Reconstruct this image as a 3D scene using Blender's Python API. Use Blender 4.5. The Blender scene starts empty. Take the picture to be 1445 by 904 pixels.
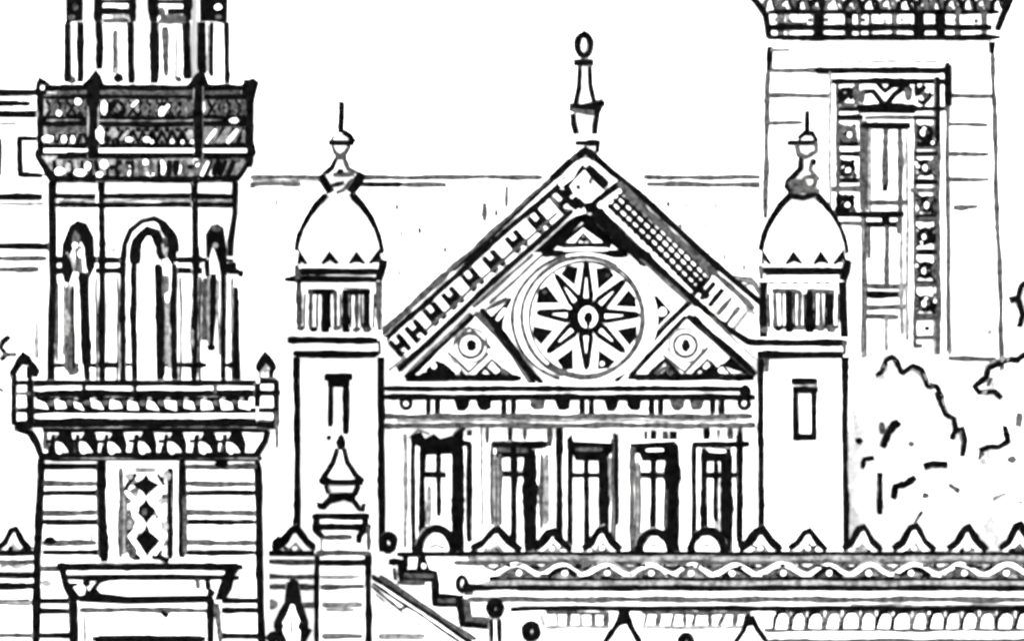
import bpy, math, random
from mathutils import Vector
from mathutils.geometry import tessellate_polygon

# ------------------------------------------------------------------ camera, sky, sun, exposure
SC = bpy.context.scene
COL = SC.collection
D, K, XC, YE, ZE = 250.0, 0.025, 722.5, 700.0, 7.0      # viewing distance, metres per drawn unit, centre, eye line, eye height
cam_d = bpy.data.cameras.new('camera'); cam = bpy.data.objects.new('camera', cam_d); COL.objects.link(cam)
cam.location = (0, -D, ZE); cam.rotation_euler = (math.radians(90), 0, 0)
cam_d.sensor_width = 36; cam_d.lens = 36 * D / (1445 * K)
cam_d.shift_y = (YE - 452) / 1445
cam_d.clip_start = 1; cam_d.clip_end = 6000
SC.camera = cam

w = bpy.data.worlds.new('World'); SC.world = w; w.use_nodes = True
nt = w.node_tree; bg = nt.nodes['Background']
sky = nt.nodes.new('ShaderNodeTexSky'); sky.sky_type = 'NISHITA'; sky.sun_disc = False
SUN_EL, SUN_ROT = math.radians(42), math.radians(205)
sky.sun_elevation = SUN_EL; sky.sun_rotation = SUN_ROT
sky.air_density = 1.0; sky.dust_density = 1.0
hs = nt.nodes.new('ShaderNodeHueSaturation'); hs.inputs['Saturation'].default_value = 0.0   # white overcast sky
nt.links.new(sky.outputs[0], hs.inputs['Color']); nt.links.new(hs.outputs[0], bg.inputs['Color'])
bg.inputs['Strength'].default_value = 0.15
sl = bpy.data.lights.new('sun', 'SUN'); sl.energy = 1.2; sl.angle = math.radians(20); sl.color = (1, 0.985, 0.96)
so = bpy.data.objects.new('sun', sl); COL.objects.link(so); so.location = (-60, -120, 120)
so.rotation_euler = Vector((0.38, 0.85, -0.75)).to_track_quat('-Z', 'Y').to_euler()
SC.view_settings.view_transform = 'Standard'; SC.view_settings.look = 'None'
SC.view_settings.gamma = 1.0; SC.view_settings.use_curve_mapping = False
SC.view_settings.exposure = 2.4
SC.render.engine = 'CYCLES'
SC.cycles.filter_width = 3.2
SC.cycles.max_bounces = 6

R = random.Random(11)

# ------------------------------------------------------------------ materials
def material(name, c0, c1, scale, rough=0.95, lo=0.35, hi=0.65):
    m = bpy.data.materials.new(name); m.use_nodes = True
    n = m.node_tree.nodes; l = m.node_tree.links; b = n['Principled BSDF']
    tc = n.new('ShaderNodeTexCoord'); no = n.new('ShaderNodeTexNoise'); no.inputs['Scale'].default_value = scale
    no.inputs['Detail'].default_value = 5
    cr = n.new('ShaderNodeValToRGB')
    cr.color_ramp.elements[0].position = lo; cr.color_ramp.elements[0].color = (c0, c0, c0, 1)
    cr.color_ramp.elements[1].position = hi; cr.color_ramp.elements[1].color = (c1, c1, c1, 1)
    l.new(tc.outputs['Object'], no.inputs['Vector']); l.new(no.outputs['Fac'], cr.inputs[0])
    l.new(cr.outputs[0], b.inputs['Base Color'])
    b.inputs['Roughness'].default_value = rough
    b.inputs['Specular IOR Level'].default_value = 0.0
    return m
WHITE, INK, GREY, PALE = 0, 1, 2, 3
MATS = [material('white_stucco', 0.76, 0.83, 3.0),
        material('black_paint', 0.0004, 0.0022, 5.0),
        material('worn_grey_paint', 0.009, 0.045, 6.0),
        material('faded_grey_paint', 0.045, 0.17, 5.0)]
LEAF = [material('pale_foliage', 0.70, 0.82, 8.0), MATS[1], MATS[2], MATS[3]]
GROUND = material('pale_gravel', 0.70, 0.80, 0.8)

# ------------------------------------------------------------------ geometry helpers
def s(Y): return K * (D + Y) / D
def P(x, y, Y):
    q = s(Y); return Vector(((x - XC) * q, Y, ZE + (YE - y) * q))
def ev(Y, x, y): return Y(x, y) if callable(Y) else Y

COUNT = [0]
class M:
    def __init__(self): self.v = []; self.f = []; self.m = []
    def face(self, pts, mat):
        n = len(self.v); self.v += pts; self.f.append(tuple(range(n, n + len(pts)))); self.m.append(mat)
    def poly(self, pts, Y, d=0.5, mat=WHITE):
        n = len(pts); b = len(self.v)
        fr = [P(x, y, ev(Y, x, y)) for x, y in pts]
        self.v += fr + [p + Vector((0, d, 0)) for p in fr]
        for t in tessellate_polygon([[Vector((x, y, 0)) for x, y in pts]]):
            self.f.append(tuple(b + i for i in t)); self.m.append(mat)
            self.f.append(tuple(b + n + i for i in reversed(t))); self.m.append(mat)
        for i in range(n):
            j = (i + 1) % n
            self.f.append((b + i, b + j, b + n + j, b + n + i)); self.m.append(mat)
    def rect(self, x0, y0, x1, y1, Y, d=0.5, mat=WHITE):
        self.poly([(x0, y0), (x1, y0), (x1, y1), (x0, y1)], Y, d, mat)
    def lift(self, up=0):
        COUNT[0] += 1
        if up < 0: return 0.006 + (COUNT[0] % 37) * 0.0003 - up              # laid underneath: stays below every other piece
        return 0.022 + (COUNT[0] % 37) * 0.0009
    def patch(self, pts, Y, mat=INK, up=0.0, j=0.8):
        """a raised flat piece lying on a surface at Y"""
        t = self.lift(up) + up
        pts = [(x + R.uniform(-j, j), y + R.uniform(-j, j)) for x, y in pts]
        self.poly(pts, (lambda x, y: ev(Y, x, y) - t), t, mat)
    def blob(self, x, y, rx, ry, Y, mat=INK, up=0.0, n=11):
        a0 = R.random() * 6.28
        self.patch([(x + rx * R.uniform(.82, 1.15) * math.cos(a0 + 6.2832 * i / n),
                     y + ry * R.uniform(.82, 1.15) * math.sin(a0 + 6.2832 * i / n)) for i in range(n)], Y, mat, up, 0)
    def ink(self, pts, wd, Y, mat=INK, closed=False, j=1.0, up=0.0, step=7.0, taper=0.0):
        """a hand-made raised moulding: slightly wandering, uneven in width"""
        if mat in (GREY, PALE) and wd >= 8 and not closed and len(pts) < 8:      # broad soft bands are really several fine worn lines
            dx, dy = pts[-1][0] - pts[0][0], pts[-1][1] - pts[0][1]; L = math.hypot(dx, dy) or 1; n = 3 if wd < 12 else 4
            for i in range(n):
                o = (i - (n - 1) / 2) * wd / n + R.uniform(-.8, .8); e0, e1 = R.uniform(0, .07), R.uniform(.93, 1)
                q = [(x - dy / L * o, y + dx / L * o) for x, y in pts]
                q[0] = (q[0][0] + (q[1][0] - q[0][0]) * e0, q[0][1] + (q[1][1] - q[0][1]) * e0)
                q[-1] = (q[-2][0] + (q[-1][0] - q[-2][0]) * e1, q[-2][1] + (q[-1][1] - q[-2][1]) * e1)
                self.ink(q, wd * R.uniform(.16, .30), Y, R.choice((GREY, mat, mat)), False, j, up, step)
            self.ink(pts, wd * .7, Y, PALE, False, j, up - .012, step); return
        if mat == INK and wd >= 5 and up == 0: self.ink(pts, wd + 2.6, Y, PALE, closed, j * .6, -.014, step)   # worn soft edge under the black
        t = self.lift(up) + up
        wd *= 1.12 if mat == INK else 1.28 if mat == GREY else 1.0
        P2 = list(pts) + ([pts[0]] if closed else [])
        out = []
        for a, b in zip(P2, P2[1:]):
            L = math.hypot(b[0] - a[0], b[1] - a[1]); n = max(1, int(L / step))
            for i in range(n): out.append((a[0] + (b[0] - a[0]) * i / n, a[1] + (b[1] - a[1]) * i / n))
        if not closed: out.append(P2[-1])
        N = len(out)
        if N < 2: return
        ph = [R.random() * 6.28 for _ in range(4)]
        Ls, Rs = [], []
        for i, (x, y) in enumerate(out):
            a = out[(i - 1) % N] if (closed or i) else out[0]; b = out[(i + 1) % N] if (closed or i < N - 1) else out[-1]
            dx, dy = b[0] - a[0], b[1] - a[1]; L = math.hypot(dx, dy) or 1
            nx, ny = -dy / L, dx / L
            u = i * step
            o = j * (0.55 * math.sin(u / 31 + ph[0]) + 0.35 * math.sin(u / 11 + ph[1])) if not closed else 0
            h = wd * 0.5 * (1 + 0.13 * math.sin(u / 17 + ph[2]) + R.uniform(-.17, .17) * min(1, j))
            if taper and N > 2: h *= 1 - taper * i / (N - 1)
            if not closed and i in (0, N - 1) and wd > 3.5: h *= 0.75
            Ls.append((x + nx * (o + h), y + ny * (o + h))); Rs.append((x + nx * (o - h), y + ny * (o - h)))
        b0 = len(self.v)
        def add(q, dz): Yq = ev(Y, *q); self.v.append(P(q[0], q[1], Yq) + Vector((0, dz, 0)))
        for i in range(N): add(Ls[i], -t); add(Rs[i], -t); add(Ls[i], 0.004); add(Rs[i], 0.004)
        rng = range(N) if closed else range(N - 1)
        for i in rng:
            p = b0 + 4 * i; q = b0 + 4 * ((i + 1) % N)
            for f in ((p, q, q + 1, p + 1), (p, p + 2, q + 2, q), (p + 1, q + 1, q + 3, p + 3)):
                self.f.append(f); self.m.append(mat)
        if not closed:
            for p in (b0, b0 + 4 * (N - 1)): self.f.append((p, p + 1, p + 3, p + 2)); self.m.append(mat)
    def h(self, y, x0, x1, wd, Y, mat=INK, **k): self.ink([(x0, y), (x1, y)], wd, Y, mat, **k)
    def vt(self, x, y0, y1, wd, Y, mat=INK, **k): self.ink([(x, y0), (x, y1)], wd, Y, mat, **k)
    def ring(self, x, y, rx, ry, wd, Y, mat=INK, n=28, a0=0, a1=360, **k):
        full = (a1 - a0) >= 360
        pts = [(x + rx * math.cos(math.radians(a0 + (a1 - a0) * i / n)), y + ry * math.sin(math.radians(a0 + (a1 - a0) * i / n)))
               for i in range(n if full else n + 1)]
        self.ink(pts, wd, Y, mat, closed=full, step=5, **k)
    def lathe(self, xc, prof, Yc, mat=WHITE, seg=28):
        q = s(Yc); X0 = (xc - XC) * q; b = len(self.v); n = len(prof)
        for r, y in prof:
            z = ZE + (YE - y) * q
            for i in range(seg):
                a = 6.28318 * i / seg; self.v.append(Vector((X0 + r * q * math.cos(a), Yc + r * q * math.sin(a), z)))
        for k in range(n - 1):
            for i in range(seg):
                j = (i + 1) % seg
                self.f.append((b + k * seg + i, b + k * seg + j, b + (k + 1) * seg + j, b + (k + 1) * seg + i)); self.m.append(mat)
        self.f.append(tuple(b + i for i in range(seg))); self.m.append(mat)
        self.f.append(tuple(b + (n - 1) * seg + i for i in reversed(range(seg)))); self.m.append(mat)
    def octo(self, xc, levels, Yc, mat=WHITE):
        """levels: (half, flat_half, y) - a chamfered square in plan, stacked"""
        q = s(-13.8); X0 = (xc - XC) * q; b = len(self.v)
        for hf, fl, y in levels:
            z = P(xc, y, Yc - hf * q).z
            for px, py in ((-fl, -hf), (fl, -hf), (hf, -fl), (hf, fl), (fl, hf), (-fl, hf), (-hf, fl), (-hf, -fl)):
                self.v.append(Vector((X0 + px * q, Yc + py * q, z)))
        for k in range(len(levels) - 1):
            for i in range(8):
                j = (i + 1) % 8; self.f.append((b + 8 * k + i, b + 8 * k + j, b + 8 * k + 8 + j, b + 8 * k + 8 + i)); self.m.append(mat)
        self.f.append(tuple(b + i for i in range(8))); self.m.append(mat)
        e = b + 8 * (len(levels) - 1); self.f.append(tuple(e + i for i in reversed(range(8)))); self.m.append(mat)
    def build(self, name, parent=None, label=None, mats=None):
        root = parent
        while root is not None and root.parent: root = root.parent
        org = Vector(root.location) if root is not None else Vector((0, 0, 0))
        me = bpy.data.meshes.new(name); me.from_pydata([tuple(p - org) for p in self.v], [], self.f)
        for m in (mats or MATS): me.materials.append(m)
        me.polygons.foreach_set('material_index', self.m); me.update()
        o = bpy.data.objects.new(name, me); COL.objects.link(o)
        if parent is not None: o.parent = parent
        if label: o['label'] = label
        return o

def thing(name, label, cat, x, Y, group=None, y=None):
    o = bpy.data.objects.new(name, None); COL.objects.link(o)
    p = P(x, 0 if y is None else y, Y); o.location = (p.x, Y, 0 if y is None else p.z)
    o['label'] = label; o['category'] = cat
    if group: o['group'] = group
    o.empty_display_size = 0.5
    return o
def gy(Y): return YE + ZE / s(Y)          # drawn height of the ground at depth Y

# ------------------------------------------------------------------ ground
g = bpy.data.meshes.new('ground')
g.from_pydata([(-3000, -400, 0), (3000, -400, 0), (3000, 4000, 0), (-3000, 4000, 0)], [], [(0, 1, 2, 3)])
g.materials.append(GROUND); go = bpy.data.objects.new('ground', g); COL.objects.link(go); go['kind'] = 'structure'
m = M(); zt = 795
m.v += [Vector(p) for p in ((-40, -5.4, P(0, zt, -5.4).z), (40, -5.4, P(0, zt, -5.4).z), (40, 9.5, P(0, zt, -5.4).z), (-40, 9.5, P(0, zt, -5.4).z))]
m.f.append((0, 1, 2, 3)); m.m.append(0)
to = m.build('terrace_paving', mats=[GROUND]); to['kind'] = 'structure'

# ------------------------------------------------------------------ long hall behind (roof with a ridge)
YR, YEV = 16.0, 8.0
hall = thing('exhibition_hall', 'long plain white hall with double ridge line, seen behind the pediment and both domed turrets', 'hall', 720, YEV)
m = M()
rz = lambda x, y: YR - (YR - YEV) * (y - 247) / (470 - 247)
for i in range(12): m.poly([(200, 247 + 223 * i / 12), (1150, 247 + 223 * i / 12), (1150, 247 + 223 * (i + 1) / 12), (200, 247 + 223 * (i + 1) / 12)], rz, 0.25)
for _ in range(60): m.blob(R.choice((R.uniform(550, 720), R.uniform(930, 1065), R.uniform(380, 410))), R.uniform(275, 400), R.uniform(1.2, 2.4), R.uniform(1.5, 4), rz, PALE, 0, 6)
back = M()
m.poly([(200, 247), (1150, 247), (1150, 470), (200, 470)], (lambda x, y: YR + 0.25 + (YR - YEV) * (y - 247) / 223), 0.25)
for x, y in ((560, 292), (566, 330), (592, 325), (563, 385), (943, 288), (968, 290), (995, 318), (1022, 362), (1050, 378), (390, 285), (628, 352), (700, 300), (455, 300), (960, 320), (1010, 290)):
    m.blob(x, y, 3, 5, rz, R.choice((PALE, GREY)))
m.vt(715, 262, 292, 5, rz, GREY); m.vt(683, 286, 312, 5.5, rz, GREY)
m.ink([(1030, 392), (1072, 392)], 4, rz, PALE); m.ink([(1040, 402), (1072, 402)], 4, rz, PALE)
roof = m.build('roof', hall)
r = M()
r.rect(200, 245, 1150, 263, YR - 0.65, 0.9)
for x0, x1, mt in ((352, 452, GREY), (508, 766, GREY), (908, 1081, GREY)): r.h(250, x0, x1, 5.5, YR - 0.65, mt)
for x0, x1, mt in ((352, 425, GREY), (509, 568, INK), (568, 630, GREY), (912, 1079, GREY)): r.h(260, x0, x1, 5.5, YR - 0.65, mt)
r.h(255, 355, 450, 3, YR - 0.65, PALE); r.blob(356, 266, 4, 5, YR - 0.65, GREY)
r.build('ridge_cresting', roof)
m = M(); m.rect(205, 470, 1145, gy(YEV), YEV + 0.4, 15); m.build('wall', hall)

# ------------------------------------------------------------------ left wing
YW = 10.0
wing = thing('palace_wing', 'white palace wing with banded cornice and square window, behind the balconied tower', 'building', 0, YW)
m = M(); m.rect(-420, 126, 130, gy(YW), YW, 12)
m.h(278, -420, 60, 8, YW); m.h(288, -420, 62, 5, YW, PALE); m.h(347, -420, 75, 8, YW)
m.h(364, -420, 66, 5.5, YW, GREY); m.h(380, -420, 55, 6, YW, GREY); m.vt(52, 452, 505, 6, YW, PALE)
m.h(175, 0, 22, 3, YW, PALE)
wl = m.build('wall', wing)
m = M(); m.rect(-424, 124, 134, 168, YW - 0.25, 0.3)
m.h(131, -420, 58, 9, YW - .25); m.h(146, -420, 43, 6.5, YW - .25); m.h(161, -420, 58, 9, YW - .25)
m.build('cornice', wing)
for dx in (0, -80, -160, -240):
    m = M(); m.rect(22 + dx, 190, 78 + dx, 253, YW - .05, .05)
    m.ink([(58 + dx, 196), (27 + dx, 195), (28 + dx, 247), (60 + dx, 248)], 7, YW - .05)
    m.vt(78 + dx, 195, 248, 6, YW - .05); m.build('window', wing)

# ------------------------------------------------------------------ right tower
YT = 10.0
rt = thing('square_tower', 'tall plain square tower with tall ornamented window and flared top, behind the right domed turret', 'tower', 1245, YT)
m = M(); m.poly([(1083, 30), (1402, 30), (1432, gy(YT)), (1070, gy(YT))], YT, 8.6)
m.ink([(1086, 66), (1085, 100)], 7, YT); m.ink([(1084, 100), (1081, 200), (1080, 308)], 6, YT, GREY)
m.ink([(1400, 55), (1400, 76)], 8, YT)
m.ink([(1401, 76), (1407, 300), (1412, 420), (1416, 600), (1424, 780)], 6, YT, GREY)
m.h(71, 1088, 1115, 5, YT, PALE); m.h(87, 1180, 1325, 3, YT, PALE)
for y, x0, x1, mt in ((99, 1087, 1158, GREY), (135, 1085, 1170, GREY), (173, 1085, 1133, GREY), (136, 1340, 1400, GREY), (176, 1340, 1394, GREY),
                      (218, 1340, 1396, GREY), (253, 1340, 1396, GREY), (292, 1345, 1380, GREY), (506, 1338, 1406, GREY)):
    m.h(y, x0, x1, 5.5, YT, mt)
m.blob(1397, 468, 4, 4, YT, PALE); m.h(293, 1347, 1366, 6, YT, GREY)
m.build('shaft', rt)
m = M()
pr = [(1060, -8), (1426, -8), (1412, 28), (1404, 58), (1082, 58), (1078, 24)]
YC = YT - 0.5
m.poly(pr, YC, 9.6)
m.ink([(1058, -8), (1068, 4), (1080, 22), (1085, 54)], 8, YC); m.ink([(1428, -8), (1420, 12), (1407, 44)], 9, YC)
m.h(17, 1084, 1410, 6, YC); m.h(39, 1086, 1400, 8, YC); m.h(53, 1083, 1412, 7.5, YC)
x = 1078
i = 0
while x < 1400:
    wv = R.uniform(20, 32)
    m.ink([(x + 1, 20), (x + wv * .12, 4), (x + wv * .45, -5), (x + wv * .8, 2), (x + wv * .95, 19)], R.uniform(5.5, 9), YC, R.choice((INK, INK, GREY)), step=5)
    m.ink([(x + wv * .8, 17), (x + wv * .6, 8), (x + wv * .5, -3)], R.uniform(4, 6), YC, R.choice((INK, GREY)))
    if i % 2: m.blob(x + wv * .3, 12, 5, 4, YC, GREY)
    x += wv * .92; i += 1
for xx, wv, mt in ((1101, 10, GREY), (1112, 8, PALE), (1155, 15, INK), (1197, 12, INK), (1213, 5, GREY), (1228, 6, GREY), (1262, 8, GREY), (1296, 13, INK), (1327, 12, INK), (1352, 7, GREY), (1388, 8, GREY)):
    m.vt(xx, 14, 54, wv, YC, mt)
for x0 in range(1092, 1395, 26): m.blob(x0 + R.uniform(-4, 4), 29 + R.uniform(-2, 2), 4, 3.5, YC, R.choice((GREY, PALE)))
m.h(37, 1100, 1140, 12, YC, GREY); m.h(38, 1230, 1290, 10, YC, GREY)
m.build('cornice', rt)
# window surround
YB = YT - 0.14
m = M(); m.rect(1170, 97, 1340, 500, YB, 0.2)
m.h(99, 1150, 1340, 7.5, YB); m.ink([(1338, 88), (1337, 200), (1338, 360), (1339, 500)], 8, YB, GREY); m.vt(1338, 88, 150, 9, YB)
m.vt(1171, 102, 300, 4.5, YB, PALE); m.h(115, 1172, 1335, 8, YB); m.ink([(1323, 108), (1323, 300), (1324, 500)], 6.5, YB, GREY)
m.vt(1323, 108, 200, 6, YB)
m.h(154, 1180, 1335, 6, YB); m.h(153, 1208, 1295, 11, YB); m.h(166, 1180, 1218, 7, YB); m.h(166, 1220, 1290, 5, YB, GREY); m.h(166, 1288, 1320, 6, YB)
for y in (203, 217, 255): m.h(y, 1180, 1212 if y != 217 else 1216, 6.5, YB)
m.h(267, 1170, 1217, 7, YB, GREY)
for y in (203, 217, 256): m.h(y, 1290, 1323, 6.5, YB)
m.h(268, 1284, 1323, 6, YB, GREY)
m.h(302, 1178, 1275, 6.5, YB); m.h(315, 1184, 1220, 5, YB, GREY)
for y in (307, 356, 399, 445): m.h(y, 1290, 1322, 10 if y == 307 else 6.5, YB, INK if y < 400 else GREY)
m.h(488, 1290, 1302, 6, YB, GREY); m.h(476, 1292, 1320, 5, YB, GREY)
m.vt(1182, 118, 300, 4.5, YB, GREY); m.vt(1291, 165, 490, 4, YB, GREY)
# carved rosettes
m.ink([(1184, 146), (1196, 134), (1208, 124)], 7, YB); m.ink([(1186, 126), (1198, 126), (1203, 140)], 7, YB); m.blob(1186, 134, 5, 9, YB)
m.ink([(1186, 148), (1206, 148)], 6, YB, GREY); m.vt(1209, 118, 148, 7, YB, GREY)
m.ink([(1216, 130), (1232, 129), (1249, 150)], 7, YB); m.ink([(1249, 150), (1262, 134), (1276, 124)], 7, YB); m.ink([(1238, 117), (1249, 128), (1262, 118)], 7, YB)
m.blob(1217, 136, 4, 11, YB, GREY); m.blob(1282, 131, 6, 13, YB, GREY); m.ink([(1258, 120), (1284, 119)], 8, YB)
m.ink([(1294, 134), (1306, 121)], 8, YB); m.ink([(1295, 142), (1303, 146), (1315, 132)], 6, YB); m.blob(1293, 128, 4, 10, YB); m.blob(1305, 134, 5, 5, YB, GREY)
for (x, y) in ((1196, 188), (1194, 238), (1193, 287)):
    m.ring(x, y, 10, 9, 6, YB, GREY if y < 200 else INK, n=12); m.ink([(x - 14, y + 13), (x + 12, y - 12)], 6, YB); m.ink([(x - 12, y - 13), (x - 2, y - 8), (x + 14, y + 12)], 5, YB, R.choice((INK, GREY))); m.blob(x + 3, y + 2, 3.5, 3.5, YB, WHITE, .05); m.blob(x - 12, y + 9, 4, 6, YB); m.blob(x - 11, y - 6, 4, 5, YB, INK if y > 200 else GREY); m.blob(x + 11, y + 8, 4, 4, YB, GREY)
for (x, y) in ((1305, 188), (1306, 237), (1308, 288), (1306, 333), (1306, 381), (1306, 428)):
    m.ring(x, y, 9, 9, 6, YB, INK, n=12)
    m.ink([(x - 15, y - 14), (x + 14, y + 14)], R.uniform(3.5, 5.5), YB); m.ink([(x + 14, y - 14), (x - 15, y + 14)], R.uniform(3.5, 5.5), YB, R.choice((INK, GREY)))
    m.blob(x + R.uniform(-3, 3), y + R.uniform(-3, 3), 3, 4.5, YB, WHITE, .05, 6); m.blob(x + 12, y + R.uniform(-3, 3), 4, 8, YB, R.choice((INK, GREY))); m.h(y + 21, x - 15, x + 16, 4.5, YB, GREY)
    m.blob(x - 12, y + R.uniform(-4, 4), 3, R.uniform(4, 8), YB, GREY, 0, 6)
    for _ in range(4): m.blob(x + R.uniform(-14, 14), y + R.uniform(-14, 14), 2.2, 2.2, YB, R.choice((INK, WHITE)), .05, 6)
m.blob(1308, 463, 4, 4, YB); m.vt(1318, 120, 500, 3.5, YB, PALE)
m.blob(1317, 292, 5, 13, YB)
sr = m.build('window_surround', rt)
YI = YB - 0.05
m = M(); m.rect(1222, 172, 1284, 500, YI, 0.06)
m.vt(1220, 170, 300, 14, YI, GREY); m.ink([(1219, 300), (1219, 505)], 8, YI, GREY); m.vt(1226, 318, 365, 8, YI, GREY); m.vt(1228, 180, 300, 5, YI, PALE)
m.vt(1249, 178, 270, 7, YI, GREY); m.blob(1249, 265, 4, 6, YI); m.vt(1270, 174, 330, 6.5, YI, GREY); m.vt(1280, 176, 480, 5, YI, PALE)
m.vt(1272, 330, 472, 6, YI, PALE); m.h(177, 1215, 1285, 8, YI)
m.h(286, 1226, 1282, 7, YI, GREY); m.h(303, 1214, 1276, 7, YI); m.h(317, 1220, 1274, 8, YI); m.blob(1250, 310, 6, 8, YI)
m.vt(1251, 318, 402, 6.5, YI, GREY); m.h(404, 1218, 1282, 6, YI, GREY); m.h(415, 1222, 1275, 8, YI); m.h(433, 1220, 1280, 6, YI, GREY); m.h(446, 1222, 1268, 6, YI, GREY)
m.vt(1251, 446, 495, 6, YI, PALE)
m.build('window', rt)

# ------------------------------------------------------------------ temple front
YP = 0.0
tp = thing('temple_pavilion', 'white temple fronted pavilion with star medallion in its pediment and five dark doorways', 'pavilion', 805, YP)
m = M(); m.rect(538, 596, 1074, gy(YP), YP, 8)
m.vt(680, 602, 745, 4, YP, PALE); m.vt(572, 612, 772, 6, YP, PALE)
for x, y0, y1, wd, mt in ((688, 602, 625, 5, GREY), (790, 602, 640, 8, INK), (868, 612, 640, 9, GREY), (720, 602, 625, 6, INK), (740, 602, 620, 5, GREY),
                          (775, 602, 630, 6, GREY), (922, 606, 628, 7, INK), (938, 608, 628, 7, GREY), (950, 608, 628, 9, INK), (997, 602, 622, 8, INK),
                          (1030, 604, 622, 6, GREY), (1045, 602, 625, 6, GREY), (662, 606, 622, 6, INK), (1014, 606, 620, 5, PALE), (912, 608, 620, 5, GREY)):
    m.vt(x, y0, y1, wd, YP, mt)
m.ink([(576, 618), (590, 606), (606, 612)], 4, YP, PALE); m.ink([(640, 614), (656, 602)], 5, YP, INK)
tw = m.build('wall', tp)
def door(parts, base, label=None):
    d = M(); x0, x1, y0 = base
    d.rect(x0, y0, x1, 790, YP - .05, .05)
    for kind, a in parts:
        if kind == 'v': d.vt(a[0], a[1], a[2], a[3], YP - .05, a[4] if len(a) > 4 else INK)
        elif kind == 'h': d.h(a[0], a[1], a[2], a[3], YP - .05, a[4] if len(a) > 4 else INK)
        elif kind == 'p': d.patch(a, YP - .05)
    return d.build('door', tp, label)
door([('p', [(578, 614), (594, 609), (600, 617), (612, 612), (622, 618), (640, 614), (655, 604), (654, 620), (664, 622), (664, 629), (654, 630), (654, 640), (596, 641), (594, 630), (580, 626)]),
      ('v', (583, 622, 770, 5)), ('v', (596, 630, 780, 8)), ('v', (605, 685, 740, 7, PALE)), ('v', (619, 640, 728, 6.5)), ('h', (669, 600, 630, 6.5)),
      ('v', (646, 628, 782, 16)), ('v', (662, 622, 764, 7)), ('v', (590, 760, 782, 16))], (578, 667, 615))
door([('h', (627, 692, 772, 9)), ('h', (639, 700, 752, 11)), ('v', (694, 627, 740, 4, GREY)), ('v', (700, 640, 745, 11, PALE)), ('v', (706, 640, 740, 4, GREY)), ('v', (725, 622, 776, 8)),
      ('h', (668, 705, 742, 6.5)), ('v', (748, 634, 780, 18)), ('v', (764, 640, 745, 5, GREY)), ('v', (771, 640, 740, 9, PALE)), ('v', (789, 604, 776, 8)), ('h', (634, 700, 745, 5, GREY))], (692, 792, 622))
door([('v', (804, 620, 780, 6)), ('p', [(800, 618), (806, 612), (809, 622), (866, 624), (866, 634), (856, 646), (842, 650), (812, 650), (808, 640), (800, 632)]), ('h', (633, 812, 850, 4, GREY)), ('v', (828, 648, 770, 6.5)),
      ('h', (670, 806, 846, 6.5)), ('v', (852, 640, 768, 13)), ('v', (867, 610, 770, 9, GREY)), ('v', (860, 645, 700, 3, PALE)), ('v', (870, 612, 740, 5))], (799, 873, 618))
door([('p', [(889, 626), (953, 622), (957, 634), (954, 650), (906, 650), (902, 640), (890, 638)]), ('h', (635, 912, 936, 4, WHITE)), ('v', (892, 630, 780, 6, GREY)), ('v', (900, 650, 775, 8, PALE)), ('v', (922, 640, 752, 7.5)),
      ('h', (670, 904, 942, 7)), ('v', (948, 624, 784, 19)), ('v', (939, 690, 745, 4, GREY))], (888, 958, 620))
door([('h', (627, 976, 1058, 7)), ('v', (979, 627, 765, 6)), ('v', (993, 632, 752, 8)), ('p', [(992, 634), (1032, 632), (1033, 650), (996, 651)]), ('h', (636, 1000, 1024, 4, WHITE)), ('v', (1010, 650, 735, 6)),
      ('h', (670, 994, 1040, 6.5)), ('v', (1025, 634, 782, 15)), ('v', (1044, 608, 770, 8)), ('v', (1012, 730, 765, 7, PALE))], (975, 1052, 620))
# entablature
YA = YP - 0.35
m = M(); m.rect(538, 541, 1074, 600, YA, .5)
m.h(548, 541, 1050, 7, YA); m.h(560, 541, 1066, 8, YA); m.h(587, 541, 1062, 6, YA, GREY); m.h(600, 541, 1066, 6, YA, GREY)
for x, k in ((573, 'o'), (611, 'd'), (652, 's'), (683, 's'), (718, 'd'), (758, 's'), (794, 's'), (828, 'd'), (863, 's'), (895, 's'), (926, 'd'), (956, 's'), (983, 's'), (1012, 'd'), (1050, 'o')):
    if k == 's': m.patch([(x - 11, 562), (x + 11, 562), (x + 9, 575), (x + 4, 579), (x - 6, 579), (x - 10, 573)], YA, R.choice((INK, INK, GREY)), 0, 1.5)
    elif k == 'o': m.ring(x, 569, 7, 7, 5, YA, INK, n=10)
    else: m.vt(x - 6.5, 562, 584, 7, YA); m.vt(x + 6.5, 563, 584, 7, YA)
m.blob(1052, 552, 9, 11, YA); m.h(593, 560, 1040, 3, YA, PALE)
m.build('entablature', tp)
# pediment
YD = YP - 0.30
m = M(); m.poly([(826, 214), (1080, 442), (1080, 544), (538, 544), (538, 462)], YD, 0.6)
Q = YD
m.h(358, 764, 886, 8, Q); m.h(346, 788, 862, 6, Q); m.h(352, 795, 858, 4, Q, WHITE, up=.01)
m.ink([(790, 346), (823, 318), (862, 346)], 6, Q); m.ink([(812, 343), (823, 330), (834, 343)], 5, Q, GREY); m.blob(824, 338, 5, 4, Q)
m.patch([(752, 356), (800, 312), (826, 296), (846, 304), (904, 356), (880, 357), (822, 314), (778, 356)], Q, INK)
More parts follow.
